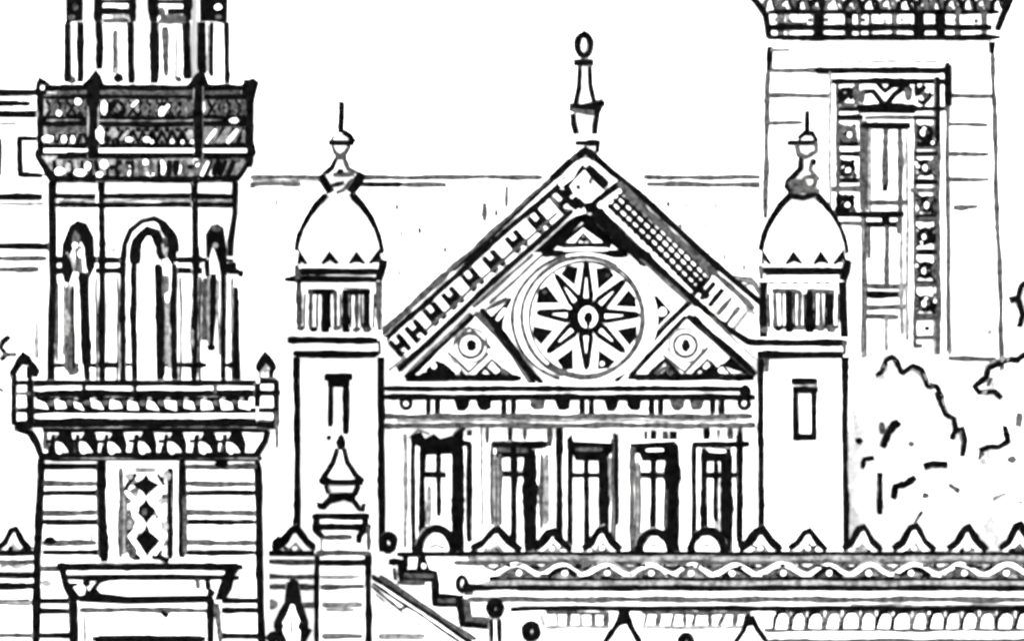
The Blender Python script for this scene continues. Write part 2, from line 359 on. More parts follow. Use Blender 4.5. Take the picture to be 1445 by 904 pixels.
# left small gable with eye
m.ink([(668, 444), (572, 534)], 8, Q); m.h(533, 572, 736, 8, Q); m.ink([(670, 440), (700, 470), (722, 497), (752, 541)], 9, Q, GREY); m.ink([(678, 436), (712, 474), (736, 508), (766, 541)], 7, Q)
m.ink([(700, 470), (756, 540)], 4, Q, INK); m.ink([(576, 524), (664, 441)], 4, Q, PALE)
m.ring(664, 487, 17, 17, 4, Q, GREY); m.blob(665, 487, 8, 8, Q); m.ink([(640, 485), (662, 460), (692, 492)], 4, Q, GREY)
m.ink([(632, 496), (662, 526)], 4.5, Q, GREY); m.ink([(690, 498), (662, 524)], 4, Q, GREY); m.patch([(590, 530), (616, 508), (640, 518), (644, 530)], Q, INK)
m.blob(612, 516, 4, 4, Q, WHITE, .03); m.blob(598, 522, 3, 3, Q, WHITE, .03); m.ink([(622, 500), (648, 524)], 7, Q, WHITE, up=.04); m.patch([(692, 532), (712, 518), (730, 532)], Q, INK); m.blob(710, 526, 3, 3, Q, GREY, .03)
# right small gable with eye
m.ink([(970, 444), (1010, 478), (1066, 530)], 8, Q); m.h(532, 890, 1064, 8, Q); m.ink([(974, 426), (940, 458), (868, 538)], 6, Q, INK); m.ink([(968, 446), (886, 534)], 6, Q, INK)
m.ring(967, 487, 16, 16, 4, Q, GREY); m.blob(968, 487, 7, 9, Q); m.ink([(935, 500), (966, 524), (1000, 490)], 4, Q, GREY); m.ink([(916, 528), (938, 508), (960, 530)], 5, Q, INK); m.ink([(926, 528), (938, 518), (948, 528)], 5, Q, GREY)
m.ink([(940, 490), (956, 508)], 4, Q, PALE); m.patch([(984, 530), (1006, 512), (1022, 530)], Q); m.patch([(1018, 514), (1034, 500), (1058, 528), (1036, 522)], Q); m.ink([(1004, 530), (1018, 514), (1034, 530)], 4, Q, INK); m.blob(1018, 522, 4, 4, Q, WHITE, .03)
# spandrels
m.patch([(692, 448), (722, 418), (716, 436), (706, 466), (700, 472)], Q, INK); m.ink([(702, 452), (714, 436)], 6, Q, WHITE, up=.04); m.ink([(686, 436), (716, 420)], 5, Q, GREY)
m.ink([(720, 420), (708, 440), (706, 470)], 5, Q, GREY)
m.patch([(919, 416), (928, 418), (948, 440), (930, 460), (924, 456)], Q, INK); m.blob(935, 440, 6, 6, Q, WHITE, .03); m.blob(913, 404, 5, 5, Q, GREY)
for x0, s_ in ((664, 1), (968, 1)):
    m.ring(x0, 487, 24, 24, 3, Q, PALE, n=20)
    for a_ in (-1, 1): m.ink([(x0 + a_ * 52, 530), (x0 + a_ * 30, 508), (x0 + a_ * 14, 526)], 5, Q, GREY); m.ink([(x0 + a_ * 8, 530), (x0 + a_ * 20, 518), (x0 + a_ * 34, 530)], 5, Q, INK)
tym = m.build('tympanum', tp)
# medallion
YM = YD - 0.06
m = M(); c = (825, 449)
m.poly([(c[0] + 103 * math.cos(6.2832 * i / 64), c[1] + 92 * math.sin(6.2832 * i / 64)) for i in range(64)], YM, .06)
m.ring(c[0], c[1], 102, 91, 4, YM, GREY, n=40, a0=110, a1=255); m.ring(c[0] + 1, c[1], 90, 86, 4.5, YM, GREY, n=40, a0=110, a1=300); m.ring(c[0] + 1, c[1], 82, 84, 4, YM, GREY, n=40, a0=-70, a1=130)
m.ring(c[0] + 1, c[1], 79, 80, 3, YM, GREY, n=40)
m.ring(c[0], c[1], 100, 90, 3, YM, PALE, n=20, a0=-60, a1=0)
arms = [(825, 370), (881, 397), (901, 446), (880, 499), (825, 524), (769, 500), (754, 443), (781, 388)]
for i, (ax, ay) in enumerate(arms):
    dx, dy = ax - c[0], ay - c[1]; L = math.hypot(dx, dy); ux, uy = dx / L, dy / L; px, py = -uy, ux
    def q(r_, t_): return (c[0] + 2 + ux * r_ + px * t_, c[1] - 2 + uy * r_ + py * t_)
    m.patch([q(14, -8), q(30, -11), q(L - 4, -4.5), q(L + 1, 0), q(L - 4, 4.5), q(30, 11), q(14, 8)], YM, INK)
    m.patch([q(27, -3), q(L - 24, -.4), q(L - 24, .4), q(27, 3)], YM, WHITE, .045, .3)
for i in range(8):
    a = math.atan2(arms[i][1] - c[1], arms[i][0] - c[0]); b = math.atan2(arms[(i + 1) % 8][1] - c[1], arms[(i + 1) % 8][0] - c[0])
    if b < a: b += 6.2832
    mid = (a + b) / 2
    def q(r_, an): return (c[0] + 1 + r_ * math.cos(an), c[1] + r_ * math.sin(an))
    m.patch([q(73, mid - .2), q(78, mid), q(73, mid + .2), q(45 + R.uniform(-5, 4), mid)], YM, INK, 0, 1.5)
    if i % 3 == 0: m.blob(*q(68, mid + .06), 3, 3, YM, R.choice((WHITE, GREY)), .05)
m.blob(c[0] + 2, c[1] - 2, 25, 25, YM, INK, .05); m.ring(c[0] + 5, c[1] - 1, 10, 12, 6, YM, WHITE, n=20, up=.11); m.blob(c[0] + 5, c[1] + 8, 3, 6, YM, INK, .16)
m.build('medallion', tp)
# raking cornices
YK = YD - 0.28
m = M(); m.poly([(826, 208), (826, 300), (800, 308), (562, 524), (538, 530), (538, 466)], YK, .8)
m.ink([(822, 212), (790, 243), (720, 306), (632, 384)], 7.6, YK, GREY); m.ink([(820, 218), (700, 328), (640, 382)], 4, YK, INK); m.ink([(806, 226), (776, 254)], 8, YK, INK); m.ink([(632, 384), (602, 412), (538, 470)], 7.6, YK, GREY)
m.ink([(800, 250), (782, 268), (700, 338), (600, 428), (540, 482)], 7.5, YK)
m.ink([(808, 296), (760, 340), (690, 402), (562, 524)], 7.5, YK, INK); m.ink([(786, 300), (690, 385), (600, 466)], 3.5, YK, GREY)
m.ink([(548, 522), (572, 502)], 3.5, YK, PALE); m.ink([(752, 358), (668, 434)], 4, YK, GREY); m.ink([(766, 360), (690, 428)], 3.5, YK, GREY); m.ink([(660, 432), (560, 520)], 5, YK, GREY)
ux, uy = 0.755, -0.656
for zx, zy in ((690, 215), (605, 285), (525, 355), (445, 425), (370, 490), (300, 555), (235, 612), (170, 672), (112, 722)):
    x, y = 520 + zx / 2.5125, 200 + zy / 2.5125
    for t0 in (-7.5, 7.5):
        m.ink([(x + ux * t0 + .656 * 14, y + uy * t0 + .755 * 14), (x + ux * t0 - .656 * 15, y + uy * t0 - .755 * 15)], 7.2, YK, INK, j=.5, step=5)
    m.ink([(x - ux * 7, y - uy * 7), (x + ux * 7, y + uy * 7)], 8, YK, INK, j=.5, step=5)
    m.blob(x + 5, y + 10, 2.6, 2.6, YK, GREY)
m.ink([(826, 224), (812, 238), (806, 250), (790, 262)], 6, YK, WHITE, up=.05)
m.ink([(824, 234), (806, 252), (796, 264)], 9, YK, INK); m.ink([(786, 268), (800, 280), (816, 294)], 9, YK, INK); m.ink([(776, 276), (790, 290)], 5, YK, GREY); m.blob(816, 264, 4, 4, YK, GREY); m.ink([(808, 280), (824, 292)], 10, YK, INK); m.ink([(798, 262), (806, 276)], 8, YK, INK)
m.build('raking_cornice', tp, 'left raking cornice with a row of widely spaced black brackets')
m = M(); m.poly([(826.3, 208), (1080, 436), (1080, 530), (1066, 504), (840, 306), (826.3, 300)], YK, .8)
m.ink([(830, 212), (862, 242), (900, 272), (980, 346), (1034, 394), (1074, 428)], 8, YK, INK, j=.7)
m.ink([(872, 258), (898, 283), (960, 340), (1030, 405), (1064, 436)], 6.5, YK, GREY); m.ink([(1034, 392), (1062, 398), (1076, 420)], 8, YK, GREY); m.ink([(1052, 432), (1066, 444)], 8, YK, PALE)
m.ink([(838, 298), (890, 348), (916, 370)], 18, YK, INK); m.ink([(905, 362), (975, 424)], 10, YK, GREY); m.ink([(900, 352), (976, 420), (1004, 446), (1056, 482), (1072, 484)], 9, YK, INK); m.ink([(1000, 446), (1064, 506)], 5, YK, GREY)
m.ink([(980, 436), (1064, 512)], 9, YK, WHITE, up=.03); m.ink([(978, 446), (1066, 528)], 8, YK, INK)
for o in (0, 8, 15, 21):
    m.ink([(858 + o * .9, 288 - o), (918 + o * .9, 345 - o), (984 + o * .9, 412 - o)], 5.6 - o * .06, YK, INK if o < 20 else GREY, j=.5, step=5)
for i in range(15):
    x = 862 + 122 * i / 14; y = 292 + 120 * i / 14 + R.uniform(-1, 1)
    m.ink([(x - 3, y + 3), (x + 9, y - 10), (x + 19, y - 22)], R.uniform(3.6, 5), YK, INK, j=.4, step=5)
m.ink([(884, 276), (950, 336), (1006, 388)], 4, YK, GREY); m.ink([(878, 270), (950, 334), (1012, 388)], 9, YK, PALE, up=-.01)
for x, y, mt in ((986, 404, INK), (997, 411, INK), (1008, 420, INK), (1020, 432, GREY), (1032, 446, GREY), (1043, 452, PALE)):
    m.ink([(x + 12, y - 13), (x - 8, y + 12)], 6, YK, mt)
m.ink([(982, 402), (1000, 420)], 9, YK, INK)
m.ink([(828, 224), (846, 240), (862, 254)], 6, YK, WHITE, up=.05); m.ink([(828, 235), (842, 250), (856, 264)], 11, YK, INK); m.ink([(834, 290), (856, 272), (876, 258)], 8, YK, INK); m.blob(833, 256, 3, 5, YK, GREY)
m.blob(834, 293, 10, 9, YK, INK); m.blob(848, 288, 3, 4, YK, WHITE, .05)
m.build('raking_cornice', tp, 'right raking cornice with a close checker of black and white')
# temple gable roof going back
m = M()
for sgn, ex, ey in ((-1, 540, 466), (1, 1078, 438)):
    a = P(826, 212, YK + .8); b = P(ex, ey, YK + .8); dv = Vector((0, 8.6, 0)); up = Vector((0, 0, -.2))
    n = len(m.v); m.v += [a, b, b + dv, a + dv, a + up, b + up, b + dv + up, a + dv + up]
    for f in ((0, 1, 2, 3), (4, 7, 6, 5), (0, 4, 5, 1), (1, 5, 6, 2), (2, 6, 7, 3), (3, 7, 4, 0)): m.f.append(tuple(n + i for i in f)); m.m.append(WHITE)
m.build('roof', tp)
# apex finial
YF = YP - 0.2
m = M(); m.lathe(826, [(20, 222), (15, 205), (17, 198), (14, 190), (15, 165), (24, 150), (22, 143), (14, 140), (9, 95), (13, 92), (13, 84), (5, 82), (10, 70), (11, 60), (7, 48), (1, 41)], YF, WHITE, 20)
Yn = YF - 26 * K
m.ring(824, 64, 9.5, 15, 8, Yn, INK, n=18); m.patch([(818, 51), (824, 41), (830, 51), (824, 55)], Yn)
m.h(88, 809, 838, 9.5, Yn); m.ink([(818, 94), (817, 125), (812, 150)], 7, Yn); m.ink([(832, 94), (833, 120), (840, 148)], 6, Yn, INK)
m.ink([(803, 151), (820, 153), (840, 149), (853, 144)], 10, Yn); m.ink([(806, 156), (843, 160)], 6, Yn, GREY); m.patch([(838, 150), (856, 141), (846, 164), (838, 162)], Yn)
m.ink([(808, 160), (809, 175), (813, 190)], 7.5, Yn); m.ink([(843, 160), (840, 178), (839, 190)], 7, Yn); m.h(202, 811, 846, 7.5, Yn); m.ink([(845, 198), (843, 216)], 6, Yn); m.ink([(814, 222), (826, 212), (838, 222)], 10, Yn)
m.vt(826, 176, 194, 4, Yn, PALE)
m.build('finial', tp)

# ------------------------------------------------------------------ domed turrets
def turret(dx, left):
    YU = -1.0; c = 479 + dx; hw = 62; q = s(YU); Yc = YU + hw * q
    lab = 'white domed turret left of the pediment, behind the urn pedestal' if left else 'white domed turret right of the pediment, in front of the tall square tower'
    t = thing('domed_turret', lab, 'turret', c, Yc, 'domed turrets flanking the pediment')
    m = M(); m.rect(c - hw, 494, c + hw, gy(YU), YU, 2 * hw * q)
    m.ink([(c - 61, 500), (c - 60, 640), (c - 60, 785)], 8.5 if left else 7.5, YU); m.ink([(c + 58, 500), (c + 59, 640), (c + 60, 778)], 9 if left else 7.5, YU)
    if not left: m.vt(c - 52, 500, 525, 8, YU, GREY); m.vt(c + 63 - 4, 490, 560, 9, YU)
    m.build('shaft', t)
    m = M()
    if left:
        m.rect(456, 528, 500, 614, YU - .03, .03)
        m.h(532, 457, 498, 9, YU - .03); m.h(540, 462, 494, 8, YU - .03); m.ink([(467, 540), (466, 602)], 6.5, YU - .03); m.ink([(488, 540), (488, 612)], 7.5, YU - .03); m.blob(464, 617, 4, 4, YU - .03); m.blob(488, 608, 5, 5, YU - .03)
    else:
        m.rect(1115, 533, 1155, 622, YU - .03, .03)
        m.h(538, 1116, 1154, 7.5, YU - .03); m.h(549, 1118, 1155, 9, YU - .03); m.vt(1123, 550, 616, 7.5, YU - .03); m.vt(1149, 550, 616, 8, YU - .03); m.h(617, 1118, 1153, 9, YU - .03)
    m.build('window', t)
    YB_ = YU - .22
    m = M(); m.rect(c - 68, 476, c + 66, 503, YB_, 2 * hw * q + .44)
    m.h(480 if left else 483, c - 74, c + 54 + (0 if left else 8), 8.5, YB_); m.h(499 if left else 502 - 18 + 16, c - 66, c + 56, 9, YB_); m.ink([(c + 57, 480), (c + 58, 500)], 5, YB_, GREY)
    m.build('string_course', t)
    m = M(); YL = YU - .05; m.rect(c - 60, 392, c + 60, 477, YL, 2 * hw * q - .1)
    if left:
        m.ink([(c - 58, 394), (c - 57, 462)], 6.5, YL, GREY); m.vt(c + 56, 396, 466, 7, YL, GREY)
    else:
        m.vt(c - 57, 384, 480, 10, YL); m.ink([(c + 59, 386), (c + 55, 400), (c + 58, 480)], 10, YL)
    m.h(411, c - 45, c - 5, 7, YL, INK if left else GREY); m.h(411, c + 4, c + 44, 7, YL, INK if left else GREY)
    for o_, wd, mt in ((-41, 5.5, GREY), (-20, 9.5, INK), (-6, 5, GREY), (9, 9.5, INK), (24, 5, GREY), (38, 9, INK)):
        m.vt(c + o_, 410, 464 + (5 if mt == INK else 0), wd, YL, mt)
    if not left:
        for o_ in (-45, -28, -12, 4, 20, 34): m.blob(c + o_, 397, 6, 4, YL, GREY)
        m.h(462, c - 40, c + 50, 5, YL, GREY)
    for o_ in (-49, -31, -13, 1, 16, 31, 48): m.vt(c + o_, 414, 462, 2.8, YL, R.choice((GREY, INK)))
    for o_ in (-55, -36, -20, -4, 10, 24, 40): m.blob(c + o_, 463 + R.uniform(-1, 2), 6, 4, YL, INK if o_ in (-20, -36, 10) else GREY)
    m.build('lantern', t)
    m = M(); m.rect(c - 66, 371, c + 64, 397, YB_, 2 * hw * q + .44)
    m.h(383 if left else 381, c - 60, c + 56, 7, YB_); m.h(394 if left else 383, c - (78 if left else 60), c + 53, 7.5, YB_)
    m.ink([(c - 61, 374), (c - 59, 394)], 6, YB_, GREY); m.ink([(c + 63, 366), (c + 59, 384), (c + 55, 396)], 10, YB_, INK)
    m.build('cornice', t)
    # dome
    prof = [(62, 373), (63, 358), (61, 345), (55, 325), (46, 307), (34, 290), (22, 279), (14, 272), (10, 268)]
    m = M(); m.lathe(c, prof, Yc, WHITE, 40)
    m.ink([(c - 18, 274), (c - 33, 290), (c - 46, 312), (c - 55, 332), (c - 60, 354)], 9, Yc - .6, INK, j=.5); m.ink([(c + 16, 272), (c + 32, 290), (c + 45, 310), (c + 55, 334), (c + 60, 358)], 9, Yc - .6, INK, j=.5)
    if not left: m.ink([(c - 18, 276), (c, 279), (c + 18, 274)], 8, Yc - .9, INK)
    m.build('dome', t)
    Ya = YU - .18
    for o_, lf, rg in ((-58, 2, 14), (-15, 12, 15), (24, 12, 14), (56, 16, 6)):
        m = M(); pk = 352 if abs(o_) > 30 else 355
        m.patch([(c + o_ - lf, 372), (c + o_, pk - 2), (c + o_ + rg, 372), (c + o_ + rg - 6, 373), (c + o_ + 1, pk + 13), (c + o_ - lf + 5, 373)], Ya, INK, .04)
        m.poly([(c + o_ - lf + 4, 374), (c + o_, pk + 8), (c + o_ + rg - 4, 374)], Ya + .002, .1, WHITE if R.random() < .5 else GREY)
        m.build('crest', t)
    # finial
    Yn = Yc - .3
    m = M()
    m.lathe(c + 1, [(14, 272), (18, 262), (28, 248), (22, 243), (11, 232), (6, 221), (11, 212), (17, 203), (12, 195), (5, 187), (2.5, 183), (2, 160), (.6, 143)], Yc, WHITE, 20)
    if left:
        m.ink([(482, 143), (482, 165), (481, 188)], 7.5, Yn - .2, INK, j=.6); m.h(202, 463, 500, 6.5, Yn - .5); m.ink([(484, 186), (493, 192), (500, 202)], 8, Yn - .5); m.ink([(472, 192), (468, 198)], 5, Yn - .5, GREY)
        m.ink([(468, 206), (472, 216), (480, 221), (488, 216), (494, 206)], 6, Yn - .5, GREY); m.ink([(472, 222), (490, 222)], 7, Yn - .5, GREY); m.ink([(474, 224), (468, 236), (456, 246)], 7, Yn - .5); m.ink([(486, 224), (492, 238), (508, 245)], 7, Yn - .5, GREY)
        m.ink([(452, 246), (462, 262), (468, 272)], 10, Yn - .6); m.ink([(512, 244), (502, 262), (494, 272)], 11, Yn - .6); m.ink([(470, 247), (500, 247)], 5, Yn - .6, GREY); m.blob(480, 242, 5, 4, Yn - .6); m.ink([(468, 262), (486, 258)], 5, Yn - .6)
        m.ink([(474, 272), (484, 268), (498, 252)], 4, Yn - .6, GREY)
    else:
        m.ink([(1139, 156), (1139, 186)], 7, Yn - .2, INK, j=.6); m.ink([(1110, 202), (1150, 202)], 7, Yn - .5); m.ink([(1126, 196), (1136, 188), (1146, 188), (1153, 200)], 7, Yn - .5); m.ink([(1124, 206), (1127, 218), (1138, 222), (1152, 214), (1152, 200)], 7, Yn - .5, GREY)
        m.ink([(1131, 222), (1130, 238), (1112, 256), (1110, 264), (1118, 274)], 8, Yn - .6, INK); m.ink([(1147, 224), (1144, 240), (1156, 254)], 7, Yn - .6, GREY); m.blob(1149, 229, 4, 6, Yn - .6); m.blob(1126, 260, 13, 9, Yn - .6, GREY); m.ring(1142, 257, 9, 8, 5, Yn - .6, GREY, n=10); m.h(268, 1114, 1158, 8, Yn - .6, GREY)
    m.build('finial', t)
turret(0, True); turret(655, False)

# ------------------------------------------------------------------ trees
def tree(name, label, x, Y, crowns, strokes, trunkx, seed, leaves=2600):
    r_ = random.Random(seed); t = thing(name, label, 'tree', trunkx, Y)
    q = s(Y)
    m = M()
    m.lathe(trunkx, [(13, gy(Y)), (9, gy(Y) - 60), (8, 800), (6, 720), (3, 640)], Y, WHITE, 12)
    for a, b in ((-60, 640), (55, 630), (-25, 600), (30, 590)):
        p0, p1 = P(trunkx, 740, Y), P(trunkx + a, b, Y + r_.uniform(-1, 1)); n = len(m.v); o = Vector((.1, 0, 0)); o2 = Vector((0, .1, 0))
        m.v += [p0 + o, p0 + o2, p0 - o, p0 - o2, p1]
        for k in range(4): m.f.append((n + k, n + (k + 1) % 4, n + 4)); m.m.append(WHITE)
    m.build('trunk', t, mats=LEAF)
    m = M()
    for cx, cy, rx, ry in crowns:                                   # leafy masses: uneven core plus loose leaves
        cw = P(cx, cy, Y); seg, rings = 22, 14; b = len(m.v); ph = [r_.random() * 6 for _ in range(4)]
        rd = min(rx, ry)
        for i in range(rings + 1):
            th = math.pi * i / rings
            for k in range(seg):
                a = 6.2832 * k / seg; nz = 1 + .06 * math.sin(5 * a + ph[0]) * math.sin(th) + .06 * math.sin(7 * th + ph[1]) + r_.uniform(-.03, .03)
                m.v.append(cw + Vector((rx * q * .93 * math.sin(th) * math.cos(a) * nz, rd * q * .9 * math.sin(th) * math.sin(a) * nz, ry * q * .93 * math.cos(th) * nz)))
        for i in range(rings):
            for k in range(seg):
                m.f.append((b + i * seg + k, b + i * seg + (k + 1) % seg, b + (i + 1) * seg + (k + 1) % seg, b + (i + 1) * seg + k)); m.m.append(WHITE)
        for _ in range(leaves // len(crowns)):
            d = Vector((r_.gauss(0, 1), r_.gauss(0, 1), r_.gauss(0, 1))).normalized() * r_.uniform(.88, 1.0)
            pc = cw + Vector((d.x * rx * q, d.y * rd * q, d.z * ry * q))
            u = Vector((r_.gauss(0, 1), r_.gauss(0, 1), r_.gauss(0, 1))).normalized(); v_ = u.cross(Vector((r_.gauss(0, 1), r_.gauss(0, 1), r_.gauss(0, 1)))).normalized()
            L = r_.uniform(.08, .17)
            m.face([pc + u * L, pc + v_ * L * .5, pc - u * L, pc - v_ * L * .5], WHITE)
    m.build('crown', t, mats=LEAF)
    dmax = max(min(rx, ry) for _, _, rx, ry in crowns) * q
    m = M()
    for pts, wd, mt in strokes:
        def yy(x_, y_):                                             # follow the rounded front of the crown
            best = .05
            for cx, cy, rx, ry in crowns:
                e = 1 - ((x_ - cx) / rx) ** 2 - ((y_ - cy) / ry) ** 2
                if e > 0: best = max(best, math.sqrt(e) * min(rx, ry) * q)
            return Y - best * 1.04 - .12
        if len(pts) == 1: m.blob(pts[0][0], pts[0][1], wd, wd * .85, yy, mt)
        else: m.ink(pts, wd, yy, mt, j=1.6, step=4)
    m.build('dark_leaves', t, mats=LEAF)
    return t
tree('leafy_tree', 'white bushy tree with sparse dark leaf marks beside the right domed turret', 1270, 5.0,
     [(1268, 600, 66, 90), (1308, 668, 75, 120), (1240, 690, 60, 110), (1340, 700, 60, 70)],
     [([(1236, 530), (1244, 524), (1250, 508), (1259, 503), (1266, 510), (1273, 527)], 7, INK), ([(1273, 527), (1288, 516), (1300, 522), (1308, 544), (1322, 545), (1330, 562)], 7, INK),
      ([(1322, 552), (1330, 574), (1335, 584), (1346, 590), (1348, 604), (1342, 620)], 7.5, INK), ([(1344, 612), (1358, 604), (1361, 622), (1358, 644)], 7, INK),
      ([(1246, 632), (1254, 610), (1262, 598)], 9, INK), ([(1264, 598)], 8, INK), ([(1243, 595), (1246, 612)], 7, GREY), ([(1212, 622)], 6, INK), ([(1217, 661), (1220, 648), (1234, 646)], 6.5, INK), ([(1286, 626)], 5, GREY),
      ([(1242, 666), (1241, 726)], 7.5, INK), ([(1260, 704), (1263, 686), (1278, 682), (1292, 672)], 9, INK), ([(1303, 659), (1316, 655), (1338, 656)], 9, INK), ([(1338, 684), (1354, 694)], 7, GREY), ([(1306, 699)], 6, GREY), ([(1289, 740), (1302, 720)], 5, GREY), ([(1322, 601), (1326, 600)], 3, PALE)],
     1255, 5)
tree('branching_tree', 'white tree with jagged dark leaf edge, cut by the right edge of the picture', 1450, 7.0,
     [(1462, 610, 84, 118), (1450, 690, 76, 100), (1480, 440, 62, 90)],
     [([(1448, 398), (1441, 404), (1437, 420), (1424, 424)], 7, INK), ([(1437, 422), (1443, 444), (1438, 462)], 7, INK), ([(1448, 498), (1436, 507), (1418, 507), (1394, 519), (1392, 532), (1376, 545), (1382, 553), (1404, 552), (1414, 562)], 7.5, INK), ([(1400, 532), (1392, 545)], 5, GREY),
      ([(1440, 582), (1436, 602)], 7, GREY), ([(1418, 600), (1422, 622), (1410, 630), (1396, 630), (1382, 636)], 7.5, INK), ([(1388, 638), (1364, 660), (1368, 671), (1384, 665)], 7, INK), ([(1428, 648)], 7, GREY), ([(1400, 704), (1420, 696)], 5, PALE), ([(1440, 708)], 4, PALE)],
     1455, 8)
tree('leafy_shrub', 'pale shrub at the left picture edge behind the balconied tower', -25, 4.0,
     [(-32, 620, 46, 150)], [([(14, 474), (4, 482), (0, 490), (8, 500), (0, 508)], 6, INK), ([(6, 500), (24, 500)], 5, GREY), ([(-2, 548), (4, 552)], 5, GREY), ([(-40, 500), (-24, 482), (-8, 492)], 6, INK)], -30, 3, 900)

# ------------------------------------------------------------------ terrace wall with its antefixes
YV = -6.0
tr = thing('terrace_wall', 'long white terrace wall with wave frieze and a row of pointed antefixes, below the temple', 'wall', 1045, YV)
m = M(); m.rect(700.5, 779, 1900, gy(YV), YV, .6)
m.h(781, 560, 1900, 6, YV, INK); m.h(793, 640, 1900, 5, YV, GREY); m.h(787, 700, 1900, 7, YV, PALE); [m.h(787 + R.uniform(-2, 2), x_, x_ + R.uniform(10, 40), R.uniform(2.5, 5), YV, R.choice((GREY, GREY, INK))) for x_ in range(702, 1890, 34)]; m.h(828, 652, 1900, 8.5, YV); m.h(816, 690, 1900, 6, YV, INK); m.h(845, 660, 1900, 6.5, YV, GREY); m.h(858, 720, 1900, 7, YV, INK)
m.ring(652, 823, 6, 10, 6, YV, INK, n=12)
m.h(887, 1078, 1900, 5.5, YV, GREY); m.h(904, 1060, 1900, 6, YV, GREY); m.h(853, 1200, 1900, 3, YV, PALE)
tw_ = m.build('wall', tr)
m = M(); YV2 = YV - .04; m.rect(690, 797, 1900, 813, YV2, .04); m.h(822, 680, 1900, 6, YV2, PALE); m.h(787, 660, 1900, 5, YV2, PALE)
for x0 in range(700, 1890, 40): m.h(806, x0, x0 + 40, 17, YV2, PALE, up=-.012)
x = 695
while x < 1900:
    wv = R.uniform(60, 70); ti = R.choice((INK, GREY))
    pts = [(x + wv * i / 12, 806 + 7 * math.cos(6.2832 * i / 12)) for i in range(13)]
    m.ink([(a, b - 3) for a, b in pts], R.uniform(5, 7), YV2, WHITE, up=.02); [m.blob(R.uniform(x, x + wv), R.choice((R.uniform(796, 800), R.uniform(809, 814))), R.uniform(3, 7), R.uniform(2, 3.5), YV2, R.choice((INK, GREY)), .03, 6) for _ in range(7)]
    m.ink([(a, b - 9) for a, b in pts], 3.5, YV2, R.choice((GREY, PALE)))
    m.ink([(a, b + 3) for a, b in pts[2:11]], R.uniform(4.5, 7.5), YV2, ti, up=.04)
    m.patch([(x + wv * .5 - 17, 814), (x + wv * .5, 805), (x + wv * .5 + 17, 814)], YV2, R.choice((GREY, PALE)), -.01); m.blob(x + wv * .5 + R.uniform(-6, 6), 808, 4, 4, YV2, WHITE, .05)
    m.ink([(x - 12, 797), (x + 2, 803), (x + 12, 797)], 4.5, YV2, R.choice((GREY, INK)))
    x += wv
m.build('wave_frieze', tw_)
m = M(); m.rect(720, 861, 1900, 885, YV2, .04)
x = 1092
while x < 1890:
    wv = R.uniform(22, 27)
    m.h(873, x, x + wv, 25, YV2, GREY, up=-.012, j=.3)
    o_ = R.uniform(-2, 2); hw_ = wv * R.uniform(.30, .36); cx_ = x + wv * .5
    m.patch([(cx_ - hw_ - 2, 886), (cx_ - hw_, 873), (cx_ - hw_ * .5, 866), (cx_ + hw_ * .5, 865), (cx_ + hw_, 872), (cx_ + hw_ - 1, 886)], YV2, WHITE, .02)
    m.ink([(x, 886), (x + 1 + o_, 872), (x + wv * .3, 864), (x + wv * .7, 863)], R.uniform(3.5, 5.5), YV2, R.choice((GREY, INK, INK)), up=.02)
    x += wv
for x in range(765, 1070, 18):
    if abs(x - 880) > 20: m.ink([(x + R.uniform(-4, 4), 882), (x + R.uniform(-2, 6), 866)], R.uniform(4, 7), YV2, R.choice((PALE, GREY, GREY)))
for x0, x1 in ((770, 860), (905, 1060)): m.h(884, x0, x1, 5, YV2, PALE); m.h(864, x0, x1, 4, YV2, GREY)
m.build('arcade_frieze', tw_)
def antefix(parent, x, pk, hwd, style, Y):
    a = M(); base = 779
    if style == 'arch':
        pts = [(x + hwd * math.cos(math.radians(180 + 180 * i / 14)), base - 2 + (base - pk - 4) * math.sin(math.radians(180 + 180 * i / 14))) for i in range(15)]
        a.poly(pts, Y, .3); a.ink(pts, 10, Y); [a.patch([(x + g_ * (hwd - 2), 756), (x + g_ * (hwd + 7), 772), (x + g_ * (hwd + 5), 779), (x + g_ * (hwd - 7), 779)], Y, INK) for g_ in (-1, 1)]; a.ink([(x - 10, 772), (x, 768), (x + 12, 772)], 4, Y, PALE)
    else:
        a.poly([(x - hwd, base), (x, pk), (x + hwd, base)], Y, .3)
        a.ink([(x - hwd, base - 5), (x - hwd * .55, base - 14), (x - 5, pk + 4), (x + 3, pk + 1), (x + hwd * .5, base - 16), (x + hwd, base - 3)], R.uniform(8.5, 11), Y, INK, j=.8)
        a.patch([(x - 14, base), (x + R.uniform(-3, 3), base - 15), (x + 14, base)], Y, R.choice((PALE, GREY, PALE)), -.012)
        for _ in range(4): a.blob(x + R.uniform(-14, 14), base - R.uniform(2, 9), R.uniform(2, 5), R.uniform(1.5, 3.5), Y, R.choice((INK, GREY, PALE)), 0, 6)
        
        if R.random() < .5: a.blob(x, base - 6, 3.5, 3, Y, WHITE, .04)
    return a.build('antefix', parent)
for x, pk, hwd, st in ((615, 743, 24, 'arch'), (700, 744, 36, 't'), (779, 748, 27, 't'), (849, 744, 27, 't'), (924, 748, 22, 'arch'), (998, 747, 23, 'arch'), (1073, 746, 30, 't'), (1140, 747, 27, 't'), (1217, 742, 28, 't'), (1290, 740, 30, 't'), (1365, 742, 28, 't'), (1438, 738, 28, 't')):
    antefix(tr, x, pk, hwd, st, YV)
for i in range(6): antefix(tr, 1510 + 73 * i, 742, 28, 't', YV)
